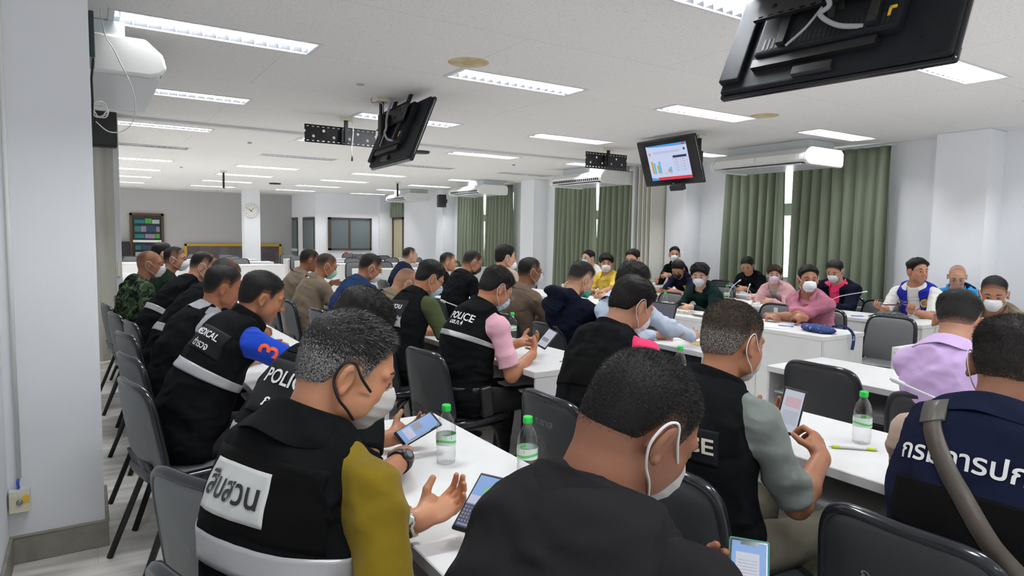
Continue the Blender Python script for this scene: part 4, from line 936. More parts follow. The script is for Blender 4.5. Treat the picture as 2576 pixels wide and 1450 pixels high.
def person(spec):
    g = spec.get; seat = np.array([*spec['seat'], 0.0]); rz = math.radians(g('rz', 0)); Rw = rotz(rz); toL = lambda p: Rw.T@(np.array(p, float)-seat)
    S = g('hs', 1.0); Hc = toL(spec['head']); hy, hp, hr = [math.radians(v) for v in g('look', (0, 25, 0))]; R = rotz(hy)@roty(hp)@rotx(hr)
    near = g('near', 1); hf = {3: .0033, 2: .0045, 1: .0062, 0: .0085}[near]; hc = {3: .010, 2: .012, 1: .015, 0: .02}[near]
    hcl = {3: .0062, 2: .0085, 1: .012, 0: .016}[near]; wd = g('wide', 1.0); bl = g('belly', 1.0); seed = g('seed', abs(hash(str(spec['seat']))) % 1000 if 0 else int(abs(seat[0]*97+seat[1]*31)*10) % 1000)
    up = R@np.array([0, 0, 1.0]); N = Hc+R@np.array([-.030, 0, -.082])*S+np.array([-.032, 0, -.078])*S*g('neck', 1)
    P0 = np.array([0, 0, .56]); slouch = g('slouch', .05)
    mid = (P0+N)/2+np.array([-slouch, 0, .02]); spine = lambda t: (1-t)**2*P0+2*t*(1-t)*(2*mid-.5*(P0+N))+t*t*N
    tan = lambda t: nrm(2*(1-t)*((2*mid-.5*(P0+N))-P0)+2*t*(N-(2*mid-.5*(P0+N))))
    def fr(t): z = tan(t); y = rotz(g('twist', 0)*t)@np.array([0, 1.0, 0]); x = nrm(np.cross(y, z)); y = np.cross(z, x); return np.stack([x, y, z], 1)
    Rt = fr(.95); dn = -Rt[:, 2]; SH = {}
    for s in (-1, 1): SH[s] = N+Rt@np.array([.015+g('shf', .02), s*.170*wd, -.062])
    arms = {}
    for s, key in ((1, 'lh'), (-1, 'rh')):
        tgt = g(key)
        if tgt is None: tgt = (.30, s*.12, .80); tl = np.array(tgt, float)
        else: tl = toL(tgt)
        pole = g('pole', (-.25, .55, -.9)); E_, Wr = limb_ik(SH[s], tl, .285*g('arm', 1), .25*g('arm', 1), (pole[0], s*pole[1], pole[2])); arms[s] = (E_, Wr)
    TOR = [(.02, (.125, .172*wd, .13), .0), (.22, (.118*bl, .158*wd*(.5+.5*bl), .13), .012+.05*(bl-1)), (.42, (.112*bl, .155*wd*(.6+.4*bl), .13), .010+.06*(bl-1)), (.62, (.112, .162*wd, .13), .005), (.80, (.102, .165*wd, .11), .0), (.92, (.08, .13*wd, .07), .0)]
    def torso(F, infl, k=.05, upto=1.0):
        for t, r, xo in TOR:
            if t > upto: continue
            Rf = fr(t); F.ell(spine(t)+Rf[:, 0]*xo, r, Rf, k, 'u', infl)
        for s in (-1, 1):
            F.cap(N+Rt@np.array([0, s*.03, -.045]), SH[s], .052+infl, .056+infl, .035)
            F.cap(N+Rt@np.array([-.008, s*.025, .015]), SH[s]+Rt@np.array([-.01, -s*.02, .02]), .040+infl, .036+infl, .03)
    lo = np.array([-.46, -.42, .0]); hi = np.array([.75, .42, 1.5]); allp = [Hc, N, spine(.5)]+[q for v in arms.values() for q in v]
    lo = np.minimum(lo, np.min(allp, 0)-.17); hi = np.maximum(hi, np.max(allp, 0)+.17); hi[2] = Hc[2]+.16; legs = g('legs', True); lo[2] = 0 if legs else .42
    hx = (Hc[0]-.125, Hc[0]+.14); fi = [[(Hc[i]-.125, Hc[i]+(.14 if i == 0 else .125))] for i in range(3)]
    hands = g('hands', True)
    if hands and near >= 1:
        for s in (-1, 1):
            for i in range(3): fi[i].append((arms[s][1][i]-.10, arms[s][1][i]+.13))
    AX = [axis(lo[i], hi[i], hc, fi[i], hf) for i in range(3)]
    F = Field(*AX); torso(F, -.014); F.cap(N+Rt@np.array([0, 0, -.02]), Hc+R@np.array([-.026, 0, -.045])*S, .058*g('nk', 1), .053*g('nk', 1), .025)
    head_prims(F, Hc, R, S, jaw=g('jaw', 1.0))
    hd = g('hand_dir', {}); 
    for s in (-1, 1):
        E_, Wr = arms[s]; F.cap(SH[s], E_, .046, .040, .02); F.cap(E_, E_*.65+Wr*.35, .040, .041, .015); F.cap(E_*.65+Wr*.35, Wr, .041, .0265, .015)
        if hands:
            key = 'l' if s > 0 else 'r'; q = hd.get(key, ((.8, -s*.35, -.15), (-.1, -s*.8, -.5), .65))
            hand_prims(F, Wr, q[0], q[1], s > 0, q[2], S*.98, *(q[3:4]))
    tr_ = g('trouser', (.012, .012, .013))
    kn = {}
    for s in (-1, 1):
        hip = np.array([.02, s*.092, .545]); K_ = np.array([.44+g('kx', 0), s*.13, .53]); A_ = np.array([.40+g('ax', .0), s*.13, .10]); kn[s] = (hip, K_, A_)
        if legs: F.cap(hip, K_, .070, .052, .02); F.cap(K_, A_, .050, .034, .02)
    Pm, Q = F.mesh(); me = to_obj('person', Pm, Q, skin(g('skin', (.40, .215, .135))), None, 1)
    me.location = seat; me.rotation_euler = (0, 0, rz); tag(me, spec['label'], 'person', g('group', None)); sk = g('skin', (.40, .215, .135))
    # hair
    if g('hair') is not None: hair_obj(me, Hc, R, S, g('hair'), {3: .0032, 2: .0042, 1: .0055, 0: .008}[near], sk, seed)
    T = lambda p: Vector(Hc+R@(np.array(p, float)*S)); hm = mat('brow_hair', (.02, .014, .010), .6)
    if g('face', True):
        mb = MB(); M0 = Matrix([[*R[0], 0], [*R[1], 0], [*R[2], 0], [0, 0, 0, 1]])
        for s in (-1, 1):
            mb = MB(); c = T((.0800, s*.0315, -.002)); ball = lambda r, m, off, n=12: mb.lathe([(r*math.sin(a), -r*math.cos(a)) for a in [i*math.pi/8 for i in range(9)]], m, n, Matrix.Translation(c) @ M0 @ Matrix.Translation(off))
            mb.lathe([(.0118*math.sin(i*math.pi/8), -.0062*math.cos(i*math.pi/8)) for i in range(9)], EYEW, 12, Matrix.Translation(c) @ M0)
            mb.lathe([(.0055*math.sin(i*math.pi/8), -.0066*math.cos(i*math.pi/8)) for i in range(9)], IRIS, 10, Matrix.Translation(c) @ M0 @ Matrix.Translation((.0082, 0, -.0006)))
            mb.build('eye', parent=me); mb = MB()
        for s in (-1, 1): mb = MB(); mb.tube([T((.0925, s*.020, -.0005)), T((.0945, s*.031, .0045)), T((.0865, s*.044, .0005))], .0013 if near > 1 else .0022, IRIS, n=5); mb.build('eyelash', parent=me)
        for s in (-1, 1): mb = MB(); mb.tube([T((.0945, s*.012, .023)), T((.093, s*.028, .0285)), T((.080, s*.050, .025))], [v*(1.0 if near > 2 else 1.5) for v in (.0022, .0032, .0014)], hm, n=6); mb.build('eyebrow', parent=me)
    # clothes
    top = spec['top']; col = top['mat']; CL = lambda: Field(*[axis(lo[i], hi[i], hcl) for i in range(3)])
    def clip_neck(F, dz=.03): F.plane(N+Rt[:, 2]*dz, Rt[:, 2]*.9+Rt[:, 0]*top.get('vneck', .25))
    def clip_waist(F, t=0.0): a = spine(t)-np.array([0, 0, .07]); F.plane(a, (0, 0, -1.0))
    def sleeve(F, s, infl, frac, flare=.008):
        E_, Wr = arms[s]
        if frac <= 1: F.cap(SH[s], E_, .057+infl, .046+infl+flare, .03, 'u', (-.5, frac))
        else: F.cap(SH[s], E_, .058+infl, .052+infl, .03); F.cap(E_, Wr, .053+infl, .040+infl, .025, 'u', (-.5, min(frac-1, .97)))
    F = CL(); torso(F, top.get('infl', .012) if not g('vest') else -.002); clip_neck(F); clip_waist(F); [sleeve(F, s, .006, top.get('sleeve', .6)) for s in (-1, 1)]
    for ex in top.get('extra', []): F.ell(N+Rt@np.array(ex[0], float), ex[1], Rt@roty(ex[2]) if len(ex) > 2 else Rt, .02)
    F.wrinkle(top.get('wr', .0022)*1.7, 20, seed); F.wrinkle(.0011, 60, seed+1); Pm, Q = F.mesh(); shirt = to_obj(top.get('name', 'shirt'), Pm, Q, col, me, 1); main = shirt
    if top.get('label'): shirt['label'] = top['label']
    vest = g('vest')
    if vest:
        vi = vest.get('infl', .022); F = CL(); torso(F, vi, .05)
        for s in (-1, 1):
            y = Rt[:, 1]*s; F.plane(SH[s]-Rt[:, 1]*s*g('armhole', .026), y*1.0+Rt[:, 0]*.12+Rt[:, 2]*.32)
        clip_neck(F, .032); clip_waist(F); F.wrinkle(vest.get('wr', .003)*1.6, 15, seed+3); F.wrinkle(.0010, 48, seed+2); V0 = F.F.copy()
        if vest.get('zip', True): pass
        Pm, Q = F.mesh(); vo = to_obj('vest', Pm, Q, vest['mat'], me, 1); main = vo
        for (t0, t1, m_) in vest.get('bands', []):
            bt_ = bvh(vo); nA, nR = 110, 5; V = []; last = Vector(spine(t0))
            for r_ in range(nR+1):
                t_ = t0+(t1-t0)*r_/nR; f_ = fr(t_); c_ = spine(t_)
                for a_ in range(nA):
                    th = 2*math.pi*a_/nA; d_ = Vector(f_[:, 0]*math.cos(th)+f_[:, 1]*math.sin(th)); h_ = bt_.ray_cast(Vector(c_)+d_*.30, -d_, .29)
                    if h_[0] is not None: last = h_[0]+d_*.0035
                    V.append(last.copy())
            mb = MB(); mb.add(V, [(r_*nA+a_, r_*nA+(a_+1) % nA, (r_+1)*nA+(a_+1) % nA, (r_+1)*nA+a_) for r_ in range(nR) for a_ in range(nA)], m_, smooth=True)
            bo = mb.build('reflective_band', parent=vo); so = bo.modifiers.new('s', 'SOLIDIFY'); so.thickness = .0022; so.offset = 0
    # collar
    cl = g('collar'); ckey = cl if cl else None
    if cl is not None:
        mb = MB(); V = []; Fc = []; nn_ = 34; gap = cl.get('gap', .55); hcol = cl.get('h', .035); R0 = .066*g('nk', 1)+cl.get('r', .004); ax_ = nrm(Hc+R@np.array([-.026, 0, -.05])-N)*.55+Rt[:, 2]*.45; ax_ = nrm(ax_); xf = nrm(Rt[:, 0]-ax_*(ax_@Rt[:, 0])); yf = np.cross(ax_, xf)
        rows = [(-.02, .016), (.01, .004), (hcol, .0), (hcol+.004, .006)]+([(hcol*.45, .018), (-.004, .034), (-.020, .048)] if cl.get('flap', True) else [(hcol*.5, .007), (-.015, .009)])
        for hh, dr in rows:
            for i in range(nn_):
                th = gap+(2*math.pi-2*gap)*i/(nn_-1); w = abs(math.sin(th)); rr = R0+dr+.006*w+(.012 if math.cos(th) < -.3 else 0)*0
                fr_ = max(math.cos(th), 0); p = N+ax_*(hh+.012-.020*w*(1 if dr > .015 else .3)-.030*fr_)+(xf*math.cos(th)*(1+.10*fr_)+yf*math.sin(th))*rr; V.append(p)
        for a in range(len(rows)-1):
            for i in range(nn_-1): Fc.append((a*nn_+i, a*nn_+i+1, (a+1)*nn_+i+1, (a+1)*nn_+i))
        if cl.get('flap', True):
            bt_ = bvh(main); k0 = nn_*4
            for q in range(k0, len(V)):
                hit = bt_.find_nearest(Vector(V[q]), .15)
                if hit[0] is not None:
                    nr = hit[1]; w_ = Vector(V[q])-Vector(N); nr = nr if nr.dot(w_) > 0 else -nr; lift = .010-.004*((q-k0)//nn_)
                    if (Vector(V[q])-hit[0]).dot(nr) < lift: V[q] = np.array(hit[0]+nr*lift)
        mb.add([tuple(v) for v in V], Fc, cl['mat'], smooth=True); co = mb.build('collar', parent=main); so = co.modifiers.new('s', 'SOLIDIFY'); so.thickness = .0035; so.offset = 0
        sb = co.modifiers.new('u', 'SUBSURF'); sb.levels = sb.render_levels = 1 if near < 3 else 2
    # trousers and shoes
    if legs:
        ht = {3: .011, 2: .012, 1: .015, 0: .018}[near]; F = Field(axis(-.22, .62, ht), axis(-.26, .26, ht), axis(.0, .72, ht))
        F.ell((.0, 0, .56), (.145, .182*wd, .12), None, .03)
        for s in (-1, 1): a, b, c = kn[s]; F.cap(a, b, .088, .068, .03); F.cap(b, c, .066, .056, .03, 'u', (-.5, 1.0))
        F.plane((0, 0, .70), (0, 0, 1)); F.wrinkle(.0025, 20, seed+9); Pm, Q = F.mesh(); to_obj('trousers', Pm, Q, mat('trousers_%02d%02d%02d' % tuple(int(99*v) for v in tr_), tr_, .8, .25, bump=(300, .25, .002)), me, 1)
        for s in (-1, 1):
            c = kn[s][2]; F = Field(axis(c[0]-.12, c[0]+.24, .009), axis(c[1]-.07, c[1]+.07, .009), axis(-.01, .15, .009))
            F.ell((c[0]+.09, c[1], .042), (.12, .043, .036), None, .02); F.ell((c[0]-.015, c[1], .06), (.06, .04, .055), None, .02); F.plane((0, 0, .006), (0, 0, -1)); F.plane((0, 0, .11), (0, 0, 1))
            Pm, Q = F.mesh(); to_obj('shoe', Pm, Q, BLACK, me, 1)
    # mask
    mk = g('mask')
    if mk is not None:
        sz = mk.get('size', 1.0); F = Field(*[np.arange(Hc[i]-.15, Hc[i]+.15, {3: .0028, 2: .004, 1: .0055, 0: .007}[near], dtype=f4) for i in range(3)]); e = lambda c, r, k=.02: F.ell(Hc+R@(np.array(c)*S), np.array(r)*S, R, k)
        low = mk.get('low', 0)
        e((.022, 0, -.03), (.082, .070, .075)); e((.034, 0, -.064), (.062, .058, .05)); e((.060, 0, -.048-low), (.064, .052, .054)); e((.068, 0, -.1), (.026, .03, .02)); e((.092, 0, -.034-low), (.030, .022, .030), .025)
        for pp, nn in (((.030, 0, 0), (-1, 0, -.10)), ((.1, 0, -.008-low), (-.35, 0, 1)), ((.06, 0, -.118), (.3, 0, -1))):
            F.plane(Hc+R@(np.array(pp)*S), R@np.array(nn, float))
        if near >= 2:     # pleats
            x, y, z = F.grid((slice(None),)*3); zz = (x-Hc[0])*R[0][2]+(y-Hc[1])*R[1][2]+(z-Hc[2])*R[2][2]; F.F = F.F+(.0016*np.abs(np.sin(zz*math.pi/.024))).astype(f4)
        Pm, Q = F.mesh(); mo = to_obj('face_mask', Pm, Q, mk.get('mat', MASK_W), me, 1); mb = MB(); rr = mk.get('sr', .0017)
        for s in (-1, 1):
            mb = MB(); jw = 1+(max(g('jaw', 1.0), 1)-1)*.8; mb.tube(smooth_pts([T((.050, s*.067*jw, -.020-low)), T((.018, s*.0805*jw, .002)), T((-.008, s*.089, .026)), T((-.030, s*.092, .014)), T((-.032, s*.087, -.022)), T((-.010, s*.080*jw, -.052)), T((.018, s*.073*jw, -.070)), T((.042, s*.061*jw, -.088))], 5), rr, mk.get('strap', STRAP_W), n=6); mb.build('ear_loop', parent=mo)
    gl = g('glasses')
    if gl is not None:
        gm = gl.get('mat', BLACK); mb = MB()
        for s in (-1, 1):
            mb.tube([T((.100+.004*math.cos(a)-.006*(.5-.5*math.cos(a)), s*(.034+.024*math.cos(a)), -.006+.017*math.sin(a))) for a in [i*math.pi/8 for i in range(16)]], gl.get('r', .0013), gm, n=6, closed=True)
            mb.tube([T((.094, s*.058, .002)), T((.05, s*.077, .008)), T((-.012, s*.085, .012)), T((-.03, s*.086, -.008))], .0016, gm, n=6)
        mb.tube([T((.104, -.010, .0)), T((.108, 0, .004)), T((.104, .010, .0))], .0013, gm, n=6); go = mb.build('glasses', parent=me)
    return dict(o=me, main=main, shirt=shirt, N=N, Rt=Rt, spine=spine, fr=fr, SH=SH, arms=arms, Hc=Hc, R=R, T=T, Rw=Rw, seat=seat, S=S)

def bvh(o):
    me = o.data; return BVHTree.FromPolygons([v.co.copy() for v in me.vertices], [tuple(p.vertices) for p in me.polygons])
def conform(me, o_bvh, O, U, Vv, D, off, depth=True):
    """moves mesh vertices (x,y,z) -> cloth surface seen along D from origin O; x along U, y along Vv"""
    O, U, Vv, D = Vector(O), Vector(U), Vector(Vv), Vector(D); last = None
    for v in me.vertices:
        p = O+U*v.co.x+Vv*v.co.y; h = o_bvh.ray_cast(p-D*.35, D, .8)
        dd = (h[0]-p).dot(D) if h[0] is not None else (last if last is not None else 0); last = dd
        v.co = p+D*(dd-off-(v.co.z if depth else 0))
def patch(P, name, w, h, at, m, off=.0025, yaw=0, roll=0, target='main', mode='back', nx=22, ny=12, parent=None):
    """rectangular cloth patch sewn to the back: at=(t along the spine, sideways metres to the right)"""
    O, U, Vv, D = place(P, at, mode, yaw, roll); V = [((i/nx-.5)*w, (j/ny-.5)*h, 0) for j in range(ny+1) for i in range(nx+1)]
    F = [(j*(nx+1)+i, j*(nx+1)+i+1, (j+1)*(nx+1)+i+1, (j+1)*(nx+1)+i) for j in range(ny) for i in range(nx)]
    me = bpy.data.meshes.new(name); me.from_pydata(V, [], F); me.materials.append(m); me.polygons.foreach_set('use_smooth', [True]*len(F)); conform(me, tree(P, target), O, U, Vv, D, off)
    o = bpy.data.objects.new(name, me); COL.objects.link(o); o.parent = parent or P[target]; s = o.modifiers.new('s', 'SOLIDIFY'); s.thickness = .0022; s.offset = 0; return o
def tree(P, target):
    k = 'bvh_'+target
    if k not in P: P[k] = bvh(P[target])
    return P[k]
def place(P, at, mode, yaw=0, roll=0):
    if mode == 'back':
        f = P['fr'](at[0]); D = f[:, 0]; U = -f[:, 1]; Vv = f[:, 2]; O = P['spine'](at[0])+U*at[1]
    elif mode == 'front':
        f = P['fr'](at[0]); D = -f[:, 0]; U = f[:, 1]; Vv = f[:, 2]; O = P['spine'](at[0])+U*at[1]
    else:                # outer side of the right (-1) or left (+1) upper arm
        s = at[2]; E_, W_ = P['arms'][s]; a = P['SH'][s]; O = a+(E_-a)*at[0]; Vv = -nrm(E_-a); D = np.array([0, -s*1.0, 0]); D = nrm(D-Vv*(D@Vv)); U = np.cross(Vv, -D)
    if yaw: q = math.cos(yaw)*D+math.sin(yaw)*U; U = math.cos(yaw)*U-math.sin(yaw)*D; D = q
    if roll: c, s_ = math.cos(roll), math.sin(roll); U, Vv = U*c+Vv*s_, Vv*c-U*s_
    return O, U, Vv, D
def lettering(P, txt, size, at, m, off=.004, mode='back', yaw=0, roll=0, target='main', parent=None, bold=True, squash=1.0, name='lettering'):
    o = text_obj(name, txt, size, m, ext=.0, bold=bold); me = o.data; bm = bmesh.new(); bm.from_mesh(me)
    for _ in range(2): bmesh.ops.subdivide_edges(bm, edges=[e for e in bm.edges if e.calc_length() > size*.22], cuts=1)
    bmesh.ops.triangulate(bm, faces=bm.faces); bm.to_mesh(me); bm.free()
    for v in me.vertices: v.co.x *= squash
    O, U, Vv, D = place(P, at, mode, yaw, roll); conform(me, tree(P, target), O, U, Vv, D, off); o.parent = parent or P[target]; return o
# ------------------------------------------------------------------ the people
BK, BKJ = cloth('black', (.0055, .006, .0068)), cloth('black_jacket', (.005, .0055, .0065)); CH = cloth('charcoal', (.015, .0145, .0155))
NAVY, NAVJ, BLUEJ = cloth('navy', (.0085, .011, .028)), cloth('dark_navy', (.005, .0065, .014)), cloth('denim_blue', (.016, .034, .095))
KHAKI, WHITE_C, OLV = cloth('khaki', (.175, .135, .098)), cloth('white', (.72, .72, .70)), cloth('olive_gold', (.21, .145, .012))
LGREY, HGREY, ROYAL = cloth('light_grey', (.33, .34, .36)), cloth('heather_grey', (.19, .215, .20)), cloth('royal_blue', (.015, .06, .46))
PINK, HOT, DUSTY, BLAZ, LILAC = cloth('pale_pink', (.78, .44, .53)), cloth('hot_pink', (.80, .05, .16)), cloth('dusty_pink', (.40, .145, .21)), cloth('blazer_pink', (.62, .36, .38)), cloth('lilac', (.56, .40, .68))
YELC, OLG, PALEB, VBLUE, TEAL = cloth('yellow', (.70, .50, .08)), cloth('olive_green', (.060, .075, .035)), cloth('pale_blue', (.46, .53, .66)), cloth('vest_blue', (.016, .022, .30)), cloth('bright_blue_collar', (.03, .25, .55))
BEIGE, BGREEN = cloth('beige', (.45, .34, .27)), cloth('blackish_green', (.008, .018, .018))
RB = mat('reflective_tape', (.40, .40, .41), .32, metal=.15); RBW = mat('reflective_white_tape', (.62, .63, .62), .4, bump=(40, .12, .004)); LET = mat('white_lettering', (.78, .78, .78), .5); LETB = mat('black_lettering', (.01, .01, .012), .5)
VELC = mat('black_velcro', (.004, .004, .004), .95, .1); PATCHB = mat('black_patch', (.006, .007, .008), .7, .2); GREYB = mat('grey_tape', (.30, .30, .31), .5)
MWH, MBL, MGR, MGY, MPI, MBK = MASK_W, mat('pale_blue_mask', (.45, .66, .80), .7), mat('mint_mask', (.35, .66, .56), .7), mat('grey_white_mask', (.56, .55, .53), .75, bump=(260, .25, .002)), mat('pale_pink_mask', (.76, .62, .78), .7), mat('black_mask', (.012, .012, .012), .6)
MDG = mat('green_mask', (.05, .38, .28), .7); BKEL = mat('black_elastic', (.006, .006, .006), .6)
def camo_mat():
    m = cloth('camouflage', (.02, .035, .02)); N, L = nodes(m); b = N['Principled BSDF']; tc = N.new('ShaderNodeTexCoord'); n = N.new('ShaderNodeTexNoise'); n.inputs['Scale'].default_value = 11; n.inputs['Detail'].default_value = 1.5; n.inputs['Distortion'].default_value = 1.2
    cr = N.new('ShaderNodeValToRGB'); cr.color_ramp.interpolation = 'CONSTANT'; e = cr.color_ramp.elements; e[0].position = 0; e[0].color = (.010, .014, .011, 1); e[1].position = .44; e[1].color = (.035, .060, .030, 1)
    q = e.new(.54); q.color = (.10, .115, .075, 1); q = e.new(.60); q.color = (.020, .035, .018, 1)
    L.new(tc.outputs['Object'], n.inputs['Vector']); L.new(n.outputs['Fac'], cr.inputs[0]); L.new(cr.outputs[0], b.inputs['Base Color']); return m
CAMO = camo_mat()
SK1, SK2, SK3, SK4 = (.36, .175, .10), (.46, .25, .16), (.26, .12, .068), (.55, .345, .25)
BUZZ = dict(side=.0015, top=.006, base=.10, fade=.085, recede=.004, rough=.05); SHORT = dict(side=.0015, top=.007, base=.16, fade=.075); FULL = dict(side=.004, top=.014, base=.55, fade=.035, recede=.007)
P = {}
def pp(key, **k): P[key] = person(k); return P[key]
# --- row A (beside the left aisle), nearest first
pp('big', seat=(.50, .70), rz=4, head=(.755, .782, 1.197), look=(-12, 36, 4), near=3, skin=(.24, .105, .062), wide=1.13, belly=1.1, nk=1.12, twist=.1,
   label='man in a charcoal vest at the bottom centre, seen from behind', top=dict(mat=CH, sleeve=.62, infl=.008, label='charcoal shirt'), vest=dict(mat=CH, infl=.024, wr=.004),
   collar=dict(mat=CH, h=.030, flap=False, r=.014, gap=.7), hair=dict(side=.001, top=.003, base=.42, fade=.06, rough=.08, strands=26000, slen=.004, tlen=.008, lift=.38, messy=.24, w=.00035, thin=(-.045, .030, .55), comb=(.4, .2, .1), silver=.02),
   mask=dict(mat=MGY, sr=.0024), lh=(1.0, .90, .78), rh=(1.02, .66, .77), hand_dir=dict(l=((.80, -.10, .35), (-.1, -.75, .7), .75, (.15, .55, .9)), r=((.75, .15, .3), (0, .8, .7), .7)), shf=.04)
pt = patch(P['big'], 'velcro_panel', .30, .16, (.60, .03), VELC)
pp('olive', seat=(.34, 1.36), rz=21, head=(.47, 1.39, 1.208), look=(-33, 24, 0), near=3, skin=(.46, .225, .125), wide=1.12, belly=1.18, nk=1.12, jaw=1.18,
   label='grey-haired man in a black vest and mustard sleeves with a black-strapped mask', top=dict(mat=OLV, sleeve=.92, infl=.012, label='mustard shirt', wr=.003), vest=dict(mat=BK, infl=.026, wr=.004, bands=[(.52, .61, RB)]),
   collar=dict(mat=BK, h=.052, r=.012, gap=.5), hair=dict(side=.003, top=.009, base=.40, fade=.05, recede=.016, col=(.018, .017, .017), silver=.32, silver_side=.25, strands=24000, slen=.005, tlen=.015, lift=.35, comb=(.9, .1, .0), messy=.26, w=.00042, thin=(.0, .05, .55), front=.9),
   mask=dict(mat=MGY, strap=BKEL, sr=.003, size=1.05), lh=(.66, 1.42, .815), rh=(.70, 1.06, .80), hand_dir=dict(l=((.90, -.30, .22), (.05, -.35, .95), .55, (.5, .4, .75)), r=((.9, .35, .05), (0, .3, .9), .5)), pole=(-.3, .45, -.9))
pt = patch(P['olive'], 'cloth_name_patch', .21, .10, (.76, -.02), RBW, roll=0); lettering(P['olive'], 'สืบสวน', .066, (.76, -.02), LETB, parent=pt, off=.006)
patch(P['olive'], 'velcro_panel', .36, .15, (.76, .01), VELC, off=.0005)
pp('p2', seat=(.40, 1.98), rz=26, head=(.73, 2.04, 1.20), look=(-26, 42, 0), near=2, skin=SK1, wide=1.1, belly=1.15, label='man in a black vest with a white POLICE patch, mostly hidden behind the grey-haired man',
   top=dict(mat=BK, sleeve=.6, infl=.008), vest=dict(mat=BK, infl=.026, bands=[(.48, .58, GREYB)]), collar=dict(mat=BK, h=.04), hair=dict(side=.004, top=.014, base=.5, strands=9000, slen=.004, tlen=.010, lift=.3),
   lh=(.86, 2.10, .80), rh=(.79, 1.82, .825), hand_dir=dict(r=((.55, .75, -.02), (.5, .2, -.8), .7), l=((.85, -.4, .1), (.1, -.6, .8), .6)))
pt = patch(P['p2'], 'police_patch', .25, .17, (.78, .02), PATCHB, yaw=.0); lettering(P['p2'], 'POLICE', .062, (.82, .02), LET, parent=pt, off=.006); lettering(P['p2'], 'ภาค๔', .048, (.71, .03), LET, parent=pt, off=.006)
pp('blue3', seat=(.34, 3.28), rz=12, neck=.8, head=(.700, 3.307, 1.190), look=(-15, 22, 0), near=2, skin=(.36, .16, .085), wide=1.08, belly=1.12, label='man in a black vest over a royal blue shirt, orange 3 on the sleeve',
   top=dict(mat=ROYAL, sleeve=.95, infl=.012, label='royal blue shirt'), vest=dict(mat=BK, infl=.024, bands=[(.50, .575, RB)]), collar=dict(mat=BK, h=.055, flap=False, r=.012), hair=dict(side=.003, top=.010, base=.35, strands=7000, slen=.004, tlen=.007, lift=.3, thin=(.02, .05, .7)),
   pole=(.05, .8, -.30), lh=(1.03, 3.42, .83), rh=(1.02, 3.20, .855), hand_dir=dict(r=((.6, .5, .45), (0, .8, -.3), .7)))
lettering(P['blue3'], '3', .12, (.27, 0, -1), mat('orange_print', (.85, .10, .03), .5), mode='arm', off=.003, target='shirt', name='sleeve_number')
pt = patch(P['blue3'], 'black_patch', .20, .12, (.75, .07), PATCHB); lettering(P['blue3'], 'MEDICAL', .045, (.78, .05), LET, parent=pt, off=.005); lettering(P['blue3'], 'ตำรวจ', .045, (.70, .06), LET, parent=pt, off=.005)
pp('greysh', seat=(.36, 3.98), rz=12, head=(.647, 4.049, 1.185), look=(-16, 16, 0), near=2, skin=(.30, .125, .065), wide=1.03, label='man in a black vest over a light grey short-sleeved shirt, no mask',
   top=dict(mat=LGREY, sleeve=.95, infl=.012, label='light grey shirt'), vest=dict(mat=BK, infl=.024), collar=dict(mat=LGREY, h=.04), hair=dict(side=.003, top=.010, base=.3, fade=.07, strands=5000, slen=.003, tlen=.006, lift=.3), armhole=.055, pole=(-.7, .5, -.8), lh=(.92, 4.2, .81), rh=(.78, 3.90, .80))
pp('p5', seat=(.38, 4.85), rz=12, head=(.80, 4.95, 1.19), look=(-17, 32, 0), near=1, skin=SK3, wide=1.05, label='bent man with thinning hair and a grey-banded black jacket behind the grey-shirted man', top=dict(mat=BK, sleeve=1.9, infl=.022), vest=dict(mat=BK, infl=.028, bands=[(.42, .50, RB)]), collar=dict(mat=BK, h=.04), hair=dict(SHORT, thin=(0, .08, .8), col=(.03, .026, .024)), lh=(1.0, 5.0, .8), rh=(1.0, 4.8, .8))
pp('p6', seat=(.36, 6.02), rz=10, head=(.823, 6.12, 1.205), look=(-18, 25, 0), near=1, skin=SK2, label='man in a black jacket and white mask with receding hair, beside the camouflage uniform', top=dict(mat=BKJ, sleeve=1.9, infl=.02), vest=dict(mat=BKJ, infl=.026, bands=[(.45, .52, RB)]), collar=dict(mat=BKJ, h=.03), hair=dict(SHORT, recede=.012, thin=(.02, .07, .7)), mask=dict(), lh=(1.0, 6.1, .8), rh=(1.0, 5.9, .8), glasses=dict(r=.0008))
pp('camo', seat=(.32, 6.74), rz=8, head=(.47, 6.74, 1.20), look=(-14, 6, 0), near=2, skin=(.36, .17, .10), wide=1.02, label='soldier in a camouflage uniform with a shaved head and white mask, far left', top=dict(mat=CAMO, sleeve=1.9, infl=.018, wr=.005), collar=dict(mat=CAMO, h=.03), hair=dict(side=.0006, top=.001, base=-.15, fade=.12, recede=.004), mask=dict(), lh=(.62, 6.85, .66), rh=(.60, 6.62, .64), trouser=(.02, .03, .018))
pp('off', seat=(.44, 7.45), rz=8, head=(.744, 7.431, 1.215), look=(-26, 3, 0), near=1, skin=(.38, .20, .13), label='officer in a dark green tunic and white mask beside the camouflage uniform', top=dict(mat=cloth('dark_green', (.012, .02, .014)), sleeve=1.9, infl=.018), collar=dict(mat=cloth('dark_green', (0, 0, 0)), h=.03), hair=dict(BUZZ, top=.010), mask=dict(), lh=(.9, 7.5, .8), rh=(.9, 7.3, .8))
pp('p9', seat=(.50, 8.2), head=(.70, 8.25, 1.245), look=(0, 5, 0), near=0, skin=SK2, label='black-haired person at the far end of the left row, only the hair showing', top=dict(mat=BKJ, sleeve=1.9), collar=dict(mat=BKJ), hair=FULL, lh=(.9, 8.3, .8), rh=(.9, 8.1, .8))
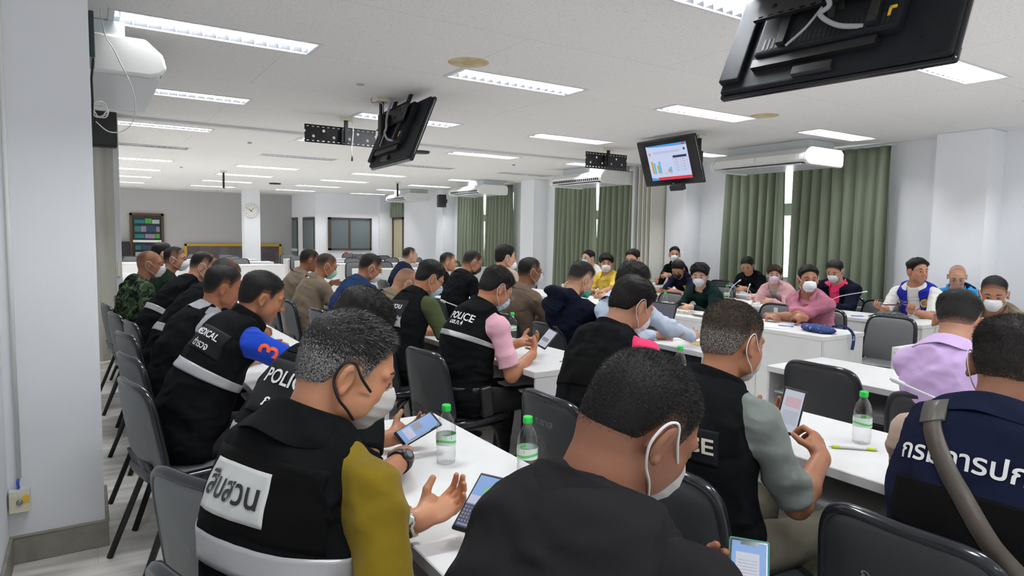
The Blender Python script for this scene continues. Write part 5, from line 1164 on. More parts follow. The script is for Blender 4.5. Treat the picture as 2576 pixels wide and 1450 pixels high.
pp('p10', seat=(.44, 5.42), rz=8, head=(.89, 5.50, 1.16), look=(-8, 38, 0), near=0, skin=SK3, label='man in black with white shoulder letters, half hidden between two bowed heads at left', top=dict(mat=BKJ, sleeve=1.9), vest=dict(mat=BKJ), collar=dict(mat=BKJ), hair=SHORT, lh=(1.0, 5.5, .8), rh=(1.0, 5.35, .8))
# --- row B
pp('nv', seat=(1.84, .71), head=(2.01, .73, 1.185), look=(12, 22, 0), near=3, skin=(.27, .13, .08), wide=1.15, belly=1.1, nk=1.1, label='man in a navy vest with white Thai lettering and a brown shoulder strap, right edge',
   top=dict(mat=BEIGE, sleeve=.85, infl=.012, label='beige shirt sleeves'), vest=dict(mat=NAVY, infl=.026, wr=.0035), collar=dict(mat=NAVY, h=.042, r=.014), hair=dict(side=.004, top=.016, base=.35, fade=.06, strands=20000, slen=.005, tlen=.011, col=(.014, .012, .011), lift=.35, comb=(.5, .4, .0), thin=(-.03, .045, .5)), mask=dict(), lh=(2.3, .9, .82), rh=(2.25, .62, .82))
lettering(P['nv'], 'กรมการปกครอง', .066, (.74, .06), LET, off=.003); patch(P['nv'], 'velcro_panel', .34, .12, (.52, .01), VELC)
pp('ge', seat=(1.60, 1.36), head=(1.70, 1.362, 1.182), look=(-4, 16, -3), near=3, skin=(.34, .155, .085), wide=1.05, label='man in a black vest and heather grey sleeves holding up a phone',
   top=dict(mat=HGREY, sleeve=.95, infl=.014, label='heather grey shirt', wr=.0035), vest=dict(mat=BK, infl=.024, wr=.0035), collar=dict(mat=BK, h=.045, flap=False, r=.014, gap=.8), hair=dict(side=.0035, top=.010, base=.30, fade=.05, strands=22000, slen=.004, tlen=.007, col=(.045, .032, .024), silver=.05, silver_side=.45, lift=.6, comb=(.1, 0, .1), messy=.2, thin=(-.05, .07, .45)), mask=dict(mat=MGY), lh=(2.0, 1.50, .84), rh=(1.98, 1.22, .80), pole=(-.2, .3, -1),
   hand_dir=dict(r=((.45, .55, .65), (.2, .85, .1), .75), l=((.8, -.45, .3), (.0, -.5, .8), .6)), trouser=(.13, .12, .09))
pt = patch(P['ge'], 'police_patch', .22, .10, (.66, .03), PATCHB); lettering(P['ge'], 'POLICE', .062, (.66, .03), mat('cream_lettering', (.62, .58, .50), .5), parent=pt, off=.006)
pp('red', seat=(1.79, 2.16), head=(2.062, 2.212, 1.20), look=(-6, 30, 0), near=3, skin=(.44, .235, .15), wide=1.12, belly=1.1, nk=1.1, label='man in a black vest with hot pink sleeves and a white mask, in the middle', top=dict(mat=HOT, sleeve=.9, infl=.012, label='hot pink shirt'), vest=dict(mat=BK, infl=.026, wr=.004),
   collar=dict(mat=BK, h=.03, flap=False, r=.014), hair=dict(side=.006, top=.016, base=.6, fade=.035, strands=12000, slen=.006, tlen=.012, lift=.2, comb=(.8, 0, 0), thin=(-.02, .05, .4)), mask=dict(), lh=(2.35, 2.3, .81), rh=(2.38, 2.02, .81))
patch(P['red'], 'velcro_panel', .34, .12, (.60, .0), VELC)
pp('pink', seat=(1.80, 3.34), rz=6, head=(2.033, 3.346, 1.19), look=(-8, 34, 0), near=3, skin=(.40, .19, .105), wide=1.08, belly=1.1, label='man in a black POLICE vest over a pale pink shirt reading his phone', top=dict(mat=PINK, sleeve=.82, infl=.014, label='pale pink shirt', wr=.0018), vest=dict(mat=BK, infl=.024, wr=.004, bands=[(.615, .665, RB)]),
   collar=dict(mat=BK, h=.045, flap=False, r=.012), hair=dict(side=.005, top=.016, base=.5, fade=.05, strands=9000, slen=.005, tlen=.010, lift=.3), mask=dict(mat=MBL), glasses=dict(mat=CHROME), lh=(2.26, 3.42, .835), rh=(2.20, 3.20, .80), hand_dir=dict(r=((.72, .55, .35), (.1, .75, .5), .8), l=((.85, -.45, .1), (0, -.6, .8), .7)), pole=(-.15, .35, -1))
lettering(P['pink'], 'POLICE', .062, (.82, .02), LET, off=.004); lettering(P['pink'], 'บช.ภ.4', .04, (.755, .01), LET, off=.004)
pp('olv', seat=(1.80, 4.22), rz=6, head=(2.054, 4.29, 1.19), look=(-11, 30, 0), near=2, skin=(.42, .205, .115), wide=1.05, label='man in a black vest with Thai lettering over an olive green shirt, blue mask', top=dict(mat=OLG, sleeve=.80, infl=.014, label='olive green shirt'), vest=dict(mat=BK, infl=.024), collar=dict(mat=BK, h=.045), hair=dict(side=.004, top=.016, base=.45, fade=.06, strands=6000, slen=.004, tlen=.009, lift=.3), mask=dict(mat=MBL), glasses=dict(), lh=(2.3, 4.35, .81), rh=(2.28, 4.12, .81), trouser=(.02, .03, .05))
pt = patch(P['olv'], 'black_patch', .22, .13, (.72, .01), PATCHB); lettering(P['olv'], 'สืบสวน', .055, (.74, .01), LET, parent=pt, off=.005); patch(P['olv'], 'reflective_patch', .22, .075, (.57, .01), RB)
pp('khb', seat=(1.82, 4.98), head=(2.16, 4.95, 1.105), look=(-6, 46, 0), near=1, skin=(.44, .24, .14), wide=1.05, slouch=.09, label='bald man in a khaki uniform shirt bowed over the desk', top=dict(mat=KHAKI, sleeve=.95, infl=.014), collar=dict(mat=KHAKI, h=.035), hair=dict(side=.0006, top=.001, base=-.2, fade=.12), mask=dict(), lh=(2.3, 5.0, .8), rh=(2.3, 4.8, .8))
pp('blj', seat=(1.84, 5.66), rz=5, head=(2.13, 5.677, 1.195), look=(-10, 26, 0), near=1, skin=(.32, .15, .09), wide=1.12, belly=1.12, label='man in a dark blue jacket with glasses and a pale mask', top=dict(mat=BLUEJ, sleeve=1.9, infl=.026, wr=.004), collar=dict(mat=BLUEJ, h=.045), hair=dict(BUZZ, top=.012, fade=.06), mask=dict(), glasses=dict(), lh=(2.4, 5.7, .8), rh=(2.35, 5.5, .8))
pp('kh2', seat=(1.80, 6.55), rz=5, head=(2.0, 6.55, 1.175), look=(-10, 24, 0), near=1, skin=(.36, .165, .09), wide=1.12, belly=1.12, label='man in a khaki uniform shirt with a mint green mask', top=dict(mat=KHAKI, sleeve=.95, infl=.018), collar=dict(mat=KHAKI, h=.035), hair=dict(BUZZ, col=(.03, .022, .018)), mask=dict(mat=MGR), lh=(2.3, 6.6, .85), rh=(2.25, 6.4, .84), trouser=(.15, .12, .09))
pp('kh1', seat=(1.80, 7.30), rz=5, head=(2.04, 7.28, 1.20), look=(-11, 16, 0), near=1, skin=SK3, wide=1.05, label='man in a khaki uniform shirt with blue-rimmed glasses and a black belt, farthest khaki shirt', top=dict(mat=KHAKI, sleeve=.9, infl=.016), collar=dict(mat=KHAKI, h=.035), hair=dict(SHORT, thin=(0, .08, .3)), glasses=dict(mat=BLUEP), lh=(2.3, 7.3, .95), rh=(2.2, 7.1, .84), trouser=(.15, .12, .09))
# --- row C
pp('lil', seat=(3.17, 1.33), head=(3.211, 1.378, 1.16), look=(16, 36, 0), near=2, skin=(.48, .27, .18), wide=.90, slouch=.08, label='man in a lilac shirt seen from behind, bowed head, near the right edge', top=dict(mat=LILAC, sleeve=1.9, infl=.020, wr=.0035), collar=dict(mat=LILAC, h=.04), hair=dict(side=.004, top=.020, base=.25, fade=.05, strands=9000, slen=.004, tlen=.013, lift=.3, comb=(.7, .2, 0)), lh=(3.55, 1.5, .80), rh=(3.55, 1.15, .80))
pp('wri', seat=(3.10, 3.28), head=(3.125, 3.359, 1.205), look=(-10, 34, 0), near=2, skin=SK2, wide=1.02, label='man with thick black hair in a pale blue shirt writing, behind the hot pink sleeves', top=dict(mat=PALEB, sleeve=1.95, infl=.018, wr=.0035), collar=dict(mat=PALEB, h=.035), hair=dict(side=.012, top=.026, base=.85, fade=.03, strands=8000, slen=.014, tlen=.020, lift=.22, comb=(.7, .1, 0)), lh=(3.50, 3.5, .79), rh=(3.60, 3.16, .795), hand_dir=dict(r=((.8, .35, .12), (0, .7, -.5), .85)))
pp('hood', seat=(3.09, 3.90), head=(3.072, 3.846, 1.19), look=(-4, 30, 0), near=2, skin=(.48, .27, .17), wide=1.05, label='man in a dark navy hooded jacket with a green mask, facing a laptop', top=dict(mat=NAVJ, sleeve=1.95, infl=.028, wr=.005, extra=[((-.125, 0, .02), (.070, .135, .055), .3), ((-.07, .085, .015), (.05, .05, .05)), ((-.07, -.085, .015), (.05, .05, .05)), ((-.150, 0, -.075), (.045, .11, .075), .2)]), hair=dict(BUZZ, top=.012, fade=.06, strands=4000, slen=.004, tlen=.010), mask=dict(mat=MDG, low=.03), lh=(3.52, 4.0, .80), rh=(3.50, 3.72, .80))
pp('lany', seat=(3.12, 4.70), head=(3.176, 4.675, 1.20), look=(-8, 8, 0), near=1, skin=SK3, label='man in a brown uniform shirt with a yellow lanyard and glasses', top=dict(mat=cloth('brown_khaki', (.12, .085, .062)), sleeve=1.9, infl=.020), collar=dict(mat=cloth('brown_khaki', (0, 0, 0)), h=.035), hair=dict(SHORT), mask=dict(), glasses=dict(), lh=(3.5, 4.8, .8), rh=(3.5, 4.55, .8))
pp('tall', seat=(3.42, 5.45), head=(3.52, 5.62, 1.285), look=(-12, 6, 0), near=1, skin=SK2, label='tall black-haired man in a beige shirt rising behind the POLICE vest', top=dict(mat=BEIGE, sleeve=.9), collar=dict(mat=BEIGE), hair=dict(FULL, top=.016), mask=dict(low=.03), lh=(3.7, 5.6, .8), rh=(3.7, 5.4, .8))
pp('blk', seat=(3.20, 6.15), head=(3.45, 6.175, 1.213), look=(-8, 24, 0), near=1, skin=(.33, .155, .095), label='man in a black shirt with glasses and a black mask', top=dict(mat=BKJ, sleeve=1.9, infl=.02), collar=dict(mat=BKJ, h=.035), hair=dict(BUZZ, top=.009, fade=.06, silver=.15, silver_side=.2), mask=dict(mat=MBK), glasses=dict(), lh=(3.6, 6.2, .8), rh=(3.6, 6.0, .8))
pp('pers', seat=(3.62, 7.55), head=(3.85, 7.509, 1.154), look=(-30, 4, 0), near=1, skin=SK2, label='man with a flat-topped crew cut and bare face between two black-clad men', top=dict(mat=BKJ, sleeve=1.9), collar=dict(mat=BKJ), hair=dict(BUZZ, top=.010), lh=(3.95, 7.6, .8), rh=(3.95, 7.4, .8))
pp('navy', seat=(3.70, 8.85), head=(3.9, 8.804, 1.196), look=(-8, 0, 0), near=1, skin=SK4, label='bare-faced man in a navy jacket with cropped hair, farthest back, in profile', top=dict(mat=NAVY, sleeve=1.9, infl=.024), collar=dict(mat=NAVY, h=.04), hair=BUZZ, lh=(4.0, 8.95, .8), rh=(4.0, 8.7, .8))
# --- row D (facing back)
pp('msk', seat=(5.72, 2.16), rz=180, head=(5.55, 2.157, 1.138), look=(20, 20, 0), near=2, skin=(.34, .17, .10), wide=1.08, label='officer in a khaki uniform with a large white mask, right edge', top=dict(mat=KHAKI, sleeve=1.9, infl=.018), collar=dict(mat=KHAKI, h=.04), hair=dict(side=.002, top=.009, base=.2, fade=.06, strands=4000, slen=.003, tlen=.008), mask=dict(size=1.1), lh=(5.2, 2.05, .8), rh=(5.2, 2.3, .8), slouch=.09)
pp('pm', seat=(5.70, 3.66), rz=180, head=(5.55, 3.637, 1.149), look=(46, 4, 0), near=2, skin=(.28, .13, .08), label='man in a dusty pink short-sleeved shirt with folded arms and a white mask', slouch=.08, top=dict(mat=DUSTY, sleeve=.95, infl=.018, wr=.0035), collar=dict(mat=DUSTY, h=.04, gap=.7), hair=dict(side=.005, top=.018, base=.7, fade=.03, recede=.010), mask=dict(), lh=(5.28, 3.86, .80), rh=(5.24, 3.44, .815), hand_dir=dict(l=((.15, .9, .0), (-.3, 0, -.9), .3), r=((.1, -.9, .1), (-.6, .1, -.6), .5)))
pp('wb', seat=(5.72, 4.90), rz=180, head=(5.5, 4.871, 1.115), look=(34, 16, 0), near=2, skin=SK4, hs=.96, wide=.93, label='woman with short black hair and round glasses in a black blouse', top=dict(mat=BGREEN, sleeve=1.9, infl=.022, vneck=.5, wr=.004), collar=dict(mat=BGREEN, h=.03, gap=.8), hair=dict(side=.022, top=.034, base=1, fade=.02, long=-.0, rough=.12, front=.3, recede=-.012), mask=dict(), glasses=dict(mat=CHROME, r=.0016), lh=(5.25, 4.75, .79), rh=(5.2, 5.0, .79), slouch=.09)
pp('y2', seat=(5.75, 6.16), rz=180, head=(5.7, 6.123, 1.236), look=(20, 12, 0), near=1, skin=SK2, label='man in a yellow shirt with glasses behind the writing man', top=dict(mat=YELC, sleeve=.9), collar=dict(mat=YELC), hair=dict(FULL, top=.014), mask=dict(), glasses=dict(), lh=(5.3, 6.1, .8), rh=(5.3, 6.3, .8))
pp('yl', seat=(5.92, 6.84), rz=180, head=(5.85, 6.797, 1.157), look=(50, 8, 0), near=1, skin=SK2, label='person with a black fringe in a bright yellow shirt and wide white mask', top=dict(mat=YELC, sleeve=.9), collar=dict(mat=YELC), hair=dict(side=.020, top=.024, base=1, fade=.02, recede=-.022), mask=dict(), lh=(5.55, 6.7, .8), rh=(5.55, 6.95, .8))
pp('ws', seat=(6.40, 7.75), rz=180, head=(6.3, 7.728, 1.183), look=(6, 4, 0), near=1, skin=SK4, label='black-haired man in a white shirt and pale blue mask looking left', top=dict(mat=WHITE_C, sleeve=1.9, infl=.022), collar=dict(mat=WHITE_C, flap=False, h=.04), hair=dict(FULL), mask=dict(mat=MBL), glasses=dict(mat=CHROME), lh=(6.05, 7.6, .8), rh=(6.05, 7.9, .8))
# --- rows E and F
pp('res', seat=(7.20, 6.60), rz=180, head=(6.95, 6.552, 1.074), look=(30, 42, 0), near=1, skin=(.38, .19, .12), slouch=.10, label='man in a navy rescue shirt with red cuffs, a yellow badge and a black mask', top=dict(mat=NAVY, sleeve=.85, infl=.018), vest=dict(mat=NAVJ, infl=.022, bands=[(.40, .47, RBW)]), collar=dict(mat=NAVJ), hair=dict(FULL, top=.014), mask=dict(mat=MBK, strap=BKEL), lh=(6.70, 6.35, .79), rh=(6.66, 6.6, .79))
patch(P['res'], 'yellow_badge', .055, .10, (.82, .10), mat('yellow_badge', (.75, .5, .02), .5), mode='front'); 
pp('flag', seat=(8.0, 7.55), rz=180, head=(7.90, 7.527, 1.247), look=(44, 4, 0), near=1, skin=SK2, label='man in a black vest with a Thai flag patch by the window pillar', top=dict(mat=BKJ, sleeve=1.9), vest=dict(mat=BKJ), collar=dict(mat=BKJ), hair=FULL, mask=dict(), lh=(7.66, 7.40, .93), rh=(7.66, 7.65, .84))
pp('pw', seat=(7.20, 5.02), rz=180, head=(6.95, 5.001, 1.08), look=(36, 2, 0), near=2, skin=SK4, hs=.93, wide=.9, label='woman in a pale pink blazer with tied brown hair and a pink mask', top=dict(mat=LGREY, sleeve=.01, infl=.0, label='pale grey top'), vest=None, collar=dict(mat=BLAZ, h=.03, gap=1.0), hair=dict(side=.014, top=.022, base=1, fade=.02, col=(.035, .018, .012), recede=-.02, rough=.05), mask=dict(mat=MPI), glasses=dict(mat=CHROME, r=.0009), lh=(6.72, 4.86, .79), rh=(6.66, 5.10, .79), hands=True, slouch=.09)
pp('nj', seat=(7.26, 4.36), rz=180, head=(7.1, 4.33, 1.161), look=(10, 24, 0), near=2, skin=SK2, wide=1.12, belly=1.1, label='man in a navy jacket over a bright pink polo with a white mask', top=dict(mat=HOT, sleeve=.01, infl=.002, label='bright pink polo'), collar=dict(mat=HOT, h=.035), hair=dict(side=.004, top=.014, base=.4, fade=.05), mask=dict(size=1.05), lh=(6.8, 4.2, .8), rh=(6.8, 4.5, .8))
pp('bv', seat=(7.26, 3.46), rz=180, head=(7.1, 3.446, 1.208), look=(62, 2, 0), near=2, skin=(.42, .205, .13), wide=1.12, belly=1.1, jaw=1.12, label='bare-faced man in a royal blue vest with a gold emblem over a white polo', top=dict(mat=WHITE_C, sleeve=.9, infl=.001, label='white polo'), collar=dict(mat=WHITE_C, h=.035, gap=.7), hair=dict(FULL, top=.024), lh=(6.76, 3.33, .83), rh=(6.76, 3.56, .83), hand_dir=dict(l=((.8, .45, .15), (0, .2, .9), .7), r=((.8, -.45, .15), (0, -.2, .9), .7)))
pp('jk', seat=(8.12, 6.18), rz=180, head=(7.95, 6.171, 1.13), look=(24, 30, 0), near=1, skin=SK2, slouch=.09, label='bare-faced man in a black jacket looking at his phone in front of the curtain', top=dict(mat=BKJ, sleeve=1.9, infl=.026), collar=dict(mat=BKJ, flap=False), hair=dict(FULL, top=.014, side=.004, base=.5), lh=(7.7, 6.0, .82), rh=(7.7, 6.25, .82))
pp('bald', seat=(8.0, 3.42), rz=180, head=(7.88, 3.416, 1.141), look=(26, 30, 0), near=1, skin=(.50, .29, .20), slouch=.08, label='bald man with glasses in a dark blue vest against the wall', top=dict(mat=TEAL, sleeve=.8, label='bright blue shirt'), vest=dict(mat=NAVY), collar=dict(mat=TEAL, h=.03), hair=dict(side=.0006, top=.001, base=-.25, fade=.1, recede=.04), glasses=dict(mat=CHROME, r=.0009), lh=(7.7, 3.3, .8), rh=(7.7, 3.6, .8))

# ------------------------------------------------------------------ open-fronted garments, badges, straps and other clothing details
def overcoat(key, m, name='jacket', gapw=.05, sleeve=True, infl=.026):
    """open jacket or vest: inflated torso with a wedge left open down the chest"""
    p = P[key]; o = p['shirt']; N, Rt = p['N'], p['Rt']; lo = np.array([-.34, -.42, .45]); hi = np.array([.55, .42, 1.3]); F = Field(*[axis(lo[i], hi[i], .009) for i in range(3)])
    wd = 1.1
    for t, r, xo in [(.02, (.13, .178, .13), .01), (.22, (.125, .165, .13), .02), (.42, (.118, .160, .13), .015), (.62, (.114, .166, .13), .005), (.80, (.104, .168, .11), 0), (.92, (.08, .135, .07), 0)]:
        f = p['fr'](t); F.ell(p['spine'](t)+f[:, 0]*xo, r, f, .05, 'u', infl-.006)
    for s in (-1, 1):
        F.cap(N+Rt@np.array([0, s*.03, -.045]), p['SH'][s], .052+infl, .056+infl, .035); F.cap(N+Rt@np.array([-.008, s*.025, .015]), p['SH'][s]+Rt@np.array([-.01, -s*.02, .02]), .040+infl, .036+infl, .03)
        E_, W_ = p['arms'][s]
        if False: F.cap(p['SH'][s], E_, .062+infl*.6, .050+infl*.6, .03); F.cap(E_, W_, .050+infl*.6, .038+infl*.4, .025, 'u', (-.5, .95))
        elif not sleeve: F.plane(p['SH'][s]-Rt[:, 1]*s*.02, Rt[:, 1]*s+Rt[:, 0]*.1+Rt[:, 2]*.3)
    F.plane(N+Rt[:, 2]*.03, Rt[:, 2]*.9+Rt[:, 0]*.3); F.plane(p['spine'](0)-np.array([0, 0, .08]), (0, 0, -1.0))
    x, y, z = F.grid((slice(None),)*3); l = [sum(Rt[i][j]*(q-N[i]) for i, q in enumerate((x, y, z))) for j in range(3)]; wdg = np.abs(l[1])-(gapw-.10*np.clip(l[2]+.30, -.2, .4)*0+.02*np.clip(-l[2]*2, 0, 1)); cut = np.where(l[0] > -.01, -wdg, -1)
    F.F = np.maximum(F.F, cut.astype(f4)); 
    for s in (-1, 1):
        E_, W_ = p['arms'][s]
        if sleeve: F.cap(p['SH'][s], E_, .062+infl*.6, .050+infl*.6, .03); F.cap(E_, W_, .050+infl*.6, .038+infl*.4, .025, 'u', (-.5, .95))
    F.wrinkle(.003, 20, 5); Pm, Q = F.mesh(); j = to_obj(name, Pm, Q, m, p['o'], 1); p['main'] = j; p.pop('bvh_main', None); return j
overcoat('pw', BLAZ, 'blazer'); overcoat('nj', NAVJ, 'jacket', .06); overcoat('bv', VBLUE, 'vest', .055, sleeve=False)
def emblem(P_, at, r, m, mode='front', inner=None, name='emblem'):
    O, U, Vv, D = place(P_, at, mode); V = [(0, 0, 0)]; F = []
    for k in range(1, 4):
        for i in range(24): a = i*math.pi/12; V.append((r*k/3*math.cos(a), r*k/3*math.sin(a), 0))
    for i in range(24): F.append((0, 1+i, 1+(i+1) % 24)); F += [(1+24*k+i, 1+24*(k+1)+i, 1+24*(k+1)+(i+1) % 24, 1+24*k+(i+1) % 24) for k in range(2)]
    me = bpy.data.meshes.new(name); me.from_pydata(V, [], F); me.materials.append(m); conform(me, tree(P_, 'main'), O, U, Vv, D, .003); o = bpy.data.objects.new(name, me); COL.objects.link(o); o.parent = P_['main']; s = o.modifiers.new('s', 'SOLIDIFY'); s.thickness = .002; return o
GOLDT = mat('gold_thread', (.62, .40, .05), .4)
e_ = emblem(P['bv'], (.72, .115), .045, GOLDT); emblem(P['bv'], (.72, .115), .030, VBLUE, name='emblem_ring'); emblem(P['bv'], (.72, .115), .024, GOLDT, name='emblem_centre')
lettering(P['bv'], 'ปลัด อบต', .026, (.74, -.105), LET, mode='front', off=.004, name='chest_name'); lettering(P['bv'], 'น้ำพอง', .026, (.66, -.10), LET, mode='front', off=.004, name='chest_name')
# Thai flag patch on the vest by the pillar
for k, c, w in ((0, (.6, .02, .04), .06), (1, (.75, .75, .75), .038), (2, (.02, .03, .2), .018)): patch(P['flag'], 'flag_patch', .07, w*.8, (.66, -.10), mat(f'flag_{k}', c, .6), mode='front', off=.003+.0012*k, nx=6, ny=4)
# shoulder badges, phone holster, belts
patch(P['kh1'], 'shoulder_badge', .05, .06, (.35, 0, -1), mat('badge_blue', (.05, .2, .6), .5), mode='arm', target='shirt', nx=6, ny=6)
patch(P['kh2'], 'collar_insignia', .03, .02, (.93, .05), CHROME, mode='back', nx=4, ny=4)
# ------------------------------------------------------------------ chairs under the people
WHO = dict(big=('bottom-centre man in the charcoal vest', 0), olive=('grey-haired man with mustard sleeves', 1), p2=('POLICE-vest man behind the grey-haired man', 1), blue3=('man with the orange 3 on his sleeve', 1), greysh=('man in the light grey shirt', 1), p5=('bent man with the grey band', 1), p10=('half-hidden man in black at left', 1), p6=('man with receding hair and white mask', 1), camo=('camouflage soldier', 1), off=('green-tunic officer', 1), p9=('black-haired person farthest left', 0),
 nv=('navy-vest man at the right edge', 0), ge=('man holding up the phone', 0), red=('man with hot pink sleeves', 0), pink=('man in the pale pink shirt', 0), olv=('man in the olive green shirt', 0), khb=('bald man in khaki', 1), blj=('man in the dark blue jacket', 1), kh2=('khaki man with the mint mask', 1), kh1=('khaki man with blue glasses', 1),
 lil=('lilac-shirted man', 0), wri=('writing man in pale blue', 0), hood=('man in the hooded jacket', 0), lany=('man with the yellow lanyard', 0), tall=('tall man in beige', 0), blk=('man in black with a black mask', 0), pers=('crew-cut man in the middle distance', 0), navy=('navy-jacket man in profile', 0),
 msk=('khaki officer at the right edge', 1), pm=('man in the dusty pink shirt', 1), wb=('woman in the black blouse', 1), y2=('man in yellow with glasses', 1), yl=('person in bright yellow', 1), ws=('man in the white shirt', 1), res=('man in the rescue shirt', 1), flag=('man with the flag patch', 1), pw=('woman in the pink blazer', 1), nj=('man in the navy jacket', 1), bv=('man in the royal blue vest', 1), jk=('man in the black jacket', 1), bald=('bald man by the wall', 1))
OFF = dict(hood=(-.20, .10), ge=(-.20, -.02), nv=(-.26, .04), red=(-.20, 0), pink=(-.20, .06), big=(-.2, 0))
CH_ = {}
for k, (w, g) in WHO.items():
    p = P[k]; rz = p['o'].rotation_euler[2]; dx, dy = OFF.get(k, (-.185, 0)); q = p['Rw']@np.array([dx, dy, 0]); CH_[k] = chair(p['seat'][0]+q[0], p['seat'][1]+q[1], f'{"grey" if g else "black"} padded chair of the {w}', rz, bool(g))

# ------------------------------------------------------------------ things on the desks
T = .75
LABW, LABG = mat('bottle_label', (.70, .80, .74), .5), mat('bottle_label_green', (.10, .50, .12), .45)
def make_bottle():
    t = thing('water_bottle', '', 'bottle', group='clear water bottles with green caps')
    pr = [(0, .003), (.022, 0), (.030, .004), (.0315, .012), (.029, .017), (.0315, .022), (.0325, .035), (.0305, .05), (.0325, .062), (.0325, .105), (.031, .108), (.0325, .112), (.031, .117), (.032, .121), (.0295, .128), (.030, .132), (.026, .141), (.0265, .145), (.019, .158), (.0125, .170), (.0125, .180), (.0115, .182), (.0115, .19)]
    mb = MB(); mb.lathe(pr, PET, n=28); mb.build('body', parent=t)
    mb = MB(); mb.lathe([(0, .196), (.0135, .196), (.0150, .193), (.0152, .176), (.014, .175), (.0135, .179)], GRN, n=24); mb.build('cap', parent=t)
    mb = MB(); V = []; F = []
    for j, z in enumerate((.066, .074, .082, .100)):
        for i in range(25): a = 2*math.pi*i/24; V.append((.0330*math.cos(a), .0330*math.sin(a), z+.003*math.sin(2*a) if j in (1, 2) else z))
    for j in range(3):
        for i in range(24): F.append((j*25+i, j*25+i+1, (j+1)*25+i+1, (j+1)*25+i))
    mb.add(V, F[:24], LABW, smooth=True); mb.add(V, F[24:48], LABG, smooth=True); mb.add(V, F[48:], LABW, smooth=True); 
    for a0 in (.3, 2.4, 4.5): mb.add([((.0334)*math.cos(a0+u), (.0334)*math.sin(a0+u), z) for u, z in ((-.35, .088), (.35, .086), (.32, .097), (-.32, .099))], [(0, 1, 2, 3)], LABG)
    mb.build('label_band', parent=t); return t
bt = make_bottle(); BS = [(.975, 1.908, 'in front of the grey-haired man, by his phone'), (1.130, 1.66, 'partly hidden behind the bottom-centre man\'s shoulder'), (2.409, 1.329, 'beside the yellow pen near the navy vest'), (2.56, 2.377, 'between the hot pink sleeve and the cropped grey head'), (2.58, 4.013, 'behind the pale-pink-shirted man\'s hands'),
  (4.999, 4.873, 'left of the newspaper before the black blouse'), (6.557, 5.368, 'in front of the black-jacketed man near the curtain'), (5.12, 2.31, 'before the khaki officer, only its cap showing'), (3.86, 4.55, 'by the yellow-lanyard man, barely visible')]
for i, (x, y, w) in enumerate(BS):
    lab = f'water bottle with green cap {w}'
    if i == 0: bt.location = (x, y, T); bt['label'] = lab
    else: dup(bt, (x, y, T), i*1.1, lab)
def phone(label, c, n, u, scr, case=BLACK, w=.072, h=.152, th=.009, rows=None):
    """c centre, n screen normal, u up direction on the screen"""
    n = Vector(n).normalized(); u = Vector(u); u = (u-n*u.dot(n)).normalized(); r_ = u.cross(n)
    t = thing('smartphone', label, 'phone'); t.matrix_world = Matrix(((r_.x, u.x, n.x, c[0]), (r_.y, u.y, n.y, c[1]), (r_.z, u.z, n.z, c[2]), (0, 0, 0, 1)))
    mb = MB(); mb.box((-w/2, -h/2, -th), (w/2, h/2, 0), case); mb.build('case', parent=t, bevel=.007, seg=3)
    mb = MB(); mb.box((-w/2+.003, -h/2+.004, -.002), (w/2-.003, h/2-.004, .0006), TVG); mb.build('bezel', parent=t, bevel=.004, seg=2)
    mb = MB(); mb.box((-w/2+.006, -h/2+.010, 0), (w/2-.006, h/2-.009, .0010), scr); s = mb.build('screen', parent=t)
    if rows:
        for k, (x0, y0, x1, y1, m) in enumerate(rows):
            mb = MB(); mb.box((-w/2+.006+(w-.012)*x0, -h/2+.01+(h-.019)*y0, .001), (-w/2+.006+(w-.012)*x1, -h/2+.01+(h-.019)*y1, .0014), m); mb.build('screen_item', parent=s)
    return t
def sc(name, c, s=.55): return mat('phone_'+name, (.02, .02, .02), .4, .15, emit=c, estr=s)
KB = [(0, 0, 1, .42, sc('dark_keys', (.02, .025, .07), .8)), (.05, .02, .95, .06, sc('grey_bar', (.35, .36, .5))), (0, .44, 1, .60, sc('pale', (.62, .64, .85))), (.45, .62, .95, .80, sc('green', (.20, .62, .22)))]
r = random.Random(5)
for j in range(5):
    for i in range(8): KB.append((.04+i*.118, .09+j*.065, .09+i*.118, .12+j*.065, sc('key', (.5, .5, .6))))
phone('phone showing a dark keyboard held by the grey-haired man', (.775, 1.335, .862), (-.45, -.30, .82), (.62, .35, .50), sc('blue', (.22, .42, .85)), rows=KB, w=.078, h=.165)
phone('phone with a blue screen held by the POLICE-vest man beside the bottle', (.93, 2.03, .842), (-.35, -.55, .85), (.85, .05, .25), sc('blue', (.22, .42, .85)), rows=[(.1, .4, .6, .62, sc('grey', (.3, .3, .33))), (.1, .12, .9, .35, sc('pale', (.62, .64, .85)))])
phone('phone in a teal case held at the bottom edge by the bottom-centre man', (1.075, .80, .838), (-.55, -.45, .80), (.45, .35, .55), sc('blue', (.22, .42, .85)), case=mat('teal_case', (.05, .22, .20), .4), rows=[(.12, .30, .80, .84, sc('page', (.65, .68, .80))), (.25, .955, .75, 1.0, TVG)]+[(.18, .36+.045*i, .74, .372+.045*i, sc('text', (.4, .42, .5))) for i in range(9)], w=.078, h=.16)
phone('phone with red text on a white page held up by the man in heather grey', (2.05, 1.385, .905), (-.80, -.52, .42), (.40, .05, .92), sc('page', (.72, .66, .78)), rows=[(.14, .60+.03*i, .9, .614+.03*i, sc('redtext', (.80, .30, .32))) for i in range(8)]+[(.14, .18+.03*i, .9, .19+.03*i, sc('text', (.4, .42, .5))) for i in range(11)], w=.076, h=.165)
phone('phone held by the man with the orange 3 on his sleeve', (1.13, 3.33, .865), (-.6, -.3, .7), (.6, .3, .6), sc('grey', (.3, .3, .33)))
phone('phone held by the man in the pale pink shirt', (2.40, 3.33, .865), (-.5, -.55, .7), (.7, .1, .6), sc('page', (.72, .66, .78)), rows=[(.1, .3, .8, .5, sc('grey', (.3, .3, .33)))])
